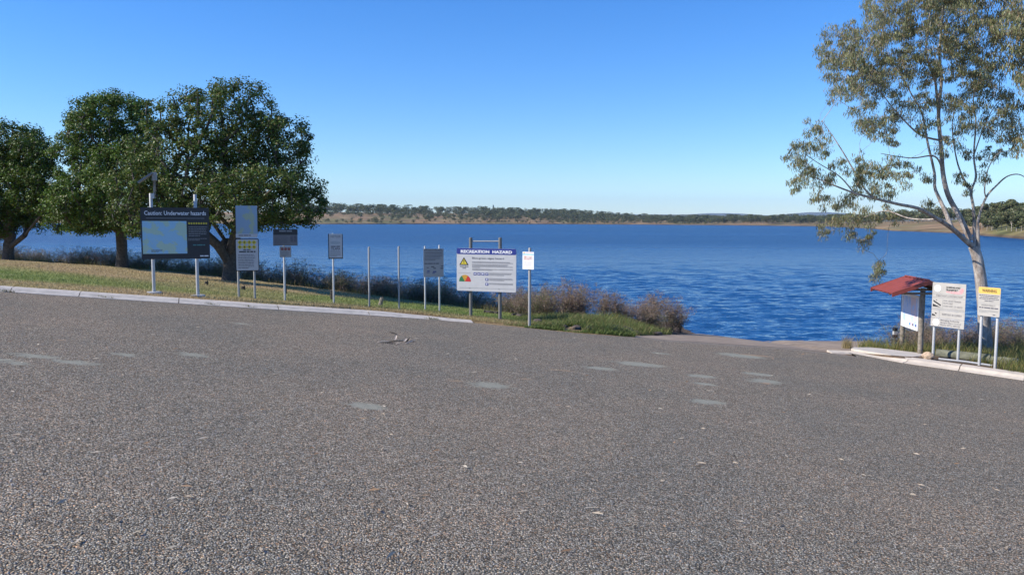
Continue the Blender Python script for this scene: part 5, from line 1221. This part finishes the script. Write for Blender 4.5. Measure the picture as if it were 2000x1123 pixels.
add_band(300, 560, 1150, 250, 520, 8, 17, 1.35)         # ridge line
add_band(150, 930, 1200, 40, 400, 9, 16, 1.2)
add_band(380, 1120, 1640, 40, 330, 7, 12, 1.5)
add_band(170, 1300, 1700, 40, 300, 6, 10, 1.6)
add_band(110, 1560, 1860, 130, 420, 7, 12, 1.3)
add_band(60, 1100, 1400, 15, 60, 6, 9, 1.3)
add_band(160, -600, 600, 60, 500, 8, 14)
vis = [(h/D, (px,D,h,w,k)) for (px,D,h,w,k) in cand]; vis.sort(key=lambda a: -a[0])
sel = [a[1] for a in vis if 560 < a[1][0] < 2050][:232]; selset = set(sel); rest = [c for c in cand if c not in selset]
def place_far(px, D, h, w, k, rz, label, group):
    x, y, z = far_pos(px, D); o = bpy.data.objects.new('far_tree', FTM[k]); COL.objects.link(o); o.location = (x,y,z); o.scale = (h*w,h*w,h); o.rotation_euler = (0,0,rz); return tag(o, label, 'tree', group)
for (px,D,h,w,k) in sel:
    q = D-float(shore(px)); sz_ = 'tall' if h > 12 else ('middling' if h > 8 else 'low')
    if px < 1120:
        zone = 'beside the big shade tree' if px < 700 else ('above the bare posts' if px < 880 else ('above the hazard board' if px < 1010 else 'right of the white poster'))
        row = 'skyline' if q > 250 else 'slope'; lab = f'{sz_} gum on the far {row} across the lake, {zone}'; g_ = f'{sz_} far {row} gums {zone}'
    elif px < 1640:
        zone = 'left stretch near the rise' if px < 1290 else ('middle stretch' if px < 1470 else 'right stretch near gum branches'); row = 'front' if q < 150 else 'back'
        lab = f'{sz_} olive gum, {row} of far woodland, {zone}'; g_ = f'{sz_} {row} woodland gums, {zone}'
    else:
        zone = 'left of the long gum branch tip' if px < 1740 else 'between the gum branch and its trunk'; lab = f'{sz_} olive gum behind grassy point, {zone}'; g_ = f'{sz_} gums behind the grassy point, {zone}'
    place_far(px, D, h, w, k, r.uniform(0,6.28), lab, g_)
its = []
for (px,D,h,w,k) in rest: x,y,z = far_pos(px,D); its.append((x,y,z,(h*w,h),r.uniform(0,6.28),k))
joined('far_woodland', its, [(a,b_,c) for a,b_,c,_ in FT], 'more distant olive woodland blending behind the far shore trees', 'woodland', M_leaf)
# notable far trees
V, Q, C, _ = far_tree_mesh(400, 'cone', 420); mcone = mesh_np('pine_tree', V, Q, C*np.array([.5,.6,.7])); mcone.materials.append(M_leaf)
x,y,z = far_pos(963, 1380); o = link('pine_tree', mcone); o.location = (x,y,z); o.scale = (16,16,17); tag(o, 'dark narrow cone-shaped tree alone on the skyline across the lake', 'tree')
for px, D, h, w, k, lab in ((741,1120,15,.8,5,'tall lone gum with a clear stem on the far skyline, left part of the rise'),(755,1130,11,1.2,1,'round tree directly right of the tall lone gum on the skyline'),(862,1260,17,1.0,6,'tallest spreading gum crown above the middle of the far rise'),(828,1250,14,1.0,2,'rounded gum crown just left of the tallest crown on the far rise'),(855,1160,9,1.6,0,'bright green low tree beside the cleared patch on the far rise')):
    o = place_far(px, D, h, w, k, 1.0, lab, None)
# right-hand forest, near enough to show trunks
RT = []
for i in range(4):
    V, Q, C, n4 = far_tree_mesh(500+i, 'tall' if i % 2 else 'round', 1500, .55)
    a = mesh_np('crown', V[:n4], Q[:n4//4], C[:n4]); a.materials.append(M_leaf); b_ = mesh_np('trunk', V[n4:], Q[n4//4:]-n4, C[n4:]); b_.materials.append(M_gum); RT.append((a,b_))
k = 0
for px in np.concatenate([np.linspace(1886,2040,17), np.linspace(1895,2060,15), np.linspace(1880,2060,15), np.linspace(2070,2300,14), np.linspace(1768,1880,8)]):
    row = 0 if k < 17 else (1 if k < 32 else (2 if k < 47 else (0 if k < 61 else 3))); D = float(shore(px))+(18,45,80,150)[row]*r.uniform(.8,1.25)+ (0 if row < 3 else 30)
    h = r.uniform(5.0,7.2)*(1,1.1,1.25,1.2)[row]; x,y,z = (px-1000)/FPX*D, D, float(far_h(px,D))-.1
    t = empty('gum_tree', (x,y,z), r.uniform(0,6.28)); t.scale = (h*1.0,h*1.0,h); me_ = RT[k%4]
    lab, g_ = {0:('front-row gum with pale stems on the right shore bank','front row of gums on the right shore'),1:('second-row olive gum behind the pale stems on the right shore','second row of gums on the right shore'),2:('back-row gum crown forming the skyline at the right edge','back row of gums on the right shore'),3:('gum glimpsed between the big gum limbs above the grassy point','gums above the grassy point')}[row]
    tag(t, lab, 'tree', g_); link('crown', me_[0], None, t); link('trunk', me_[1], None, t); k += 1

# ---- haze
hz = MB(); hz.box(-9000, 9000, -300, 11500, -12, 320); ho = hz.build('haze', None)
hm = bpy.data.materials.new('haze'); hm.use_nodes = True; hn = hm.node_tree.nodes; hn.clear(); out = hn.new('ShaderNodeOutputMaterial'); pv_ = hn.new('ShaderNodeVolumePrincipled')
pv_.inputs['Color'].default_value = (0.52,0.74,1.0,1); pv_.inputs['Density'].default_value = 6.5e-5; pv_.inputs['Anisotropy'].default_value = 0.0
hm.node_tree.links.new(pv_.outputs[0], out.inputs['Volume']); ho.data.materials.append(hm); tag(ho, 'thin blue air haze over the lake and hills', 'haze', kind='stuff')
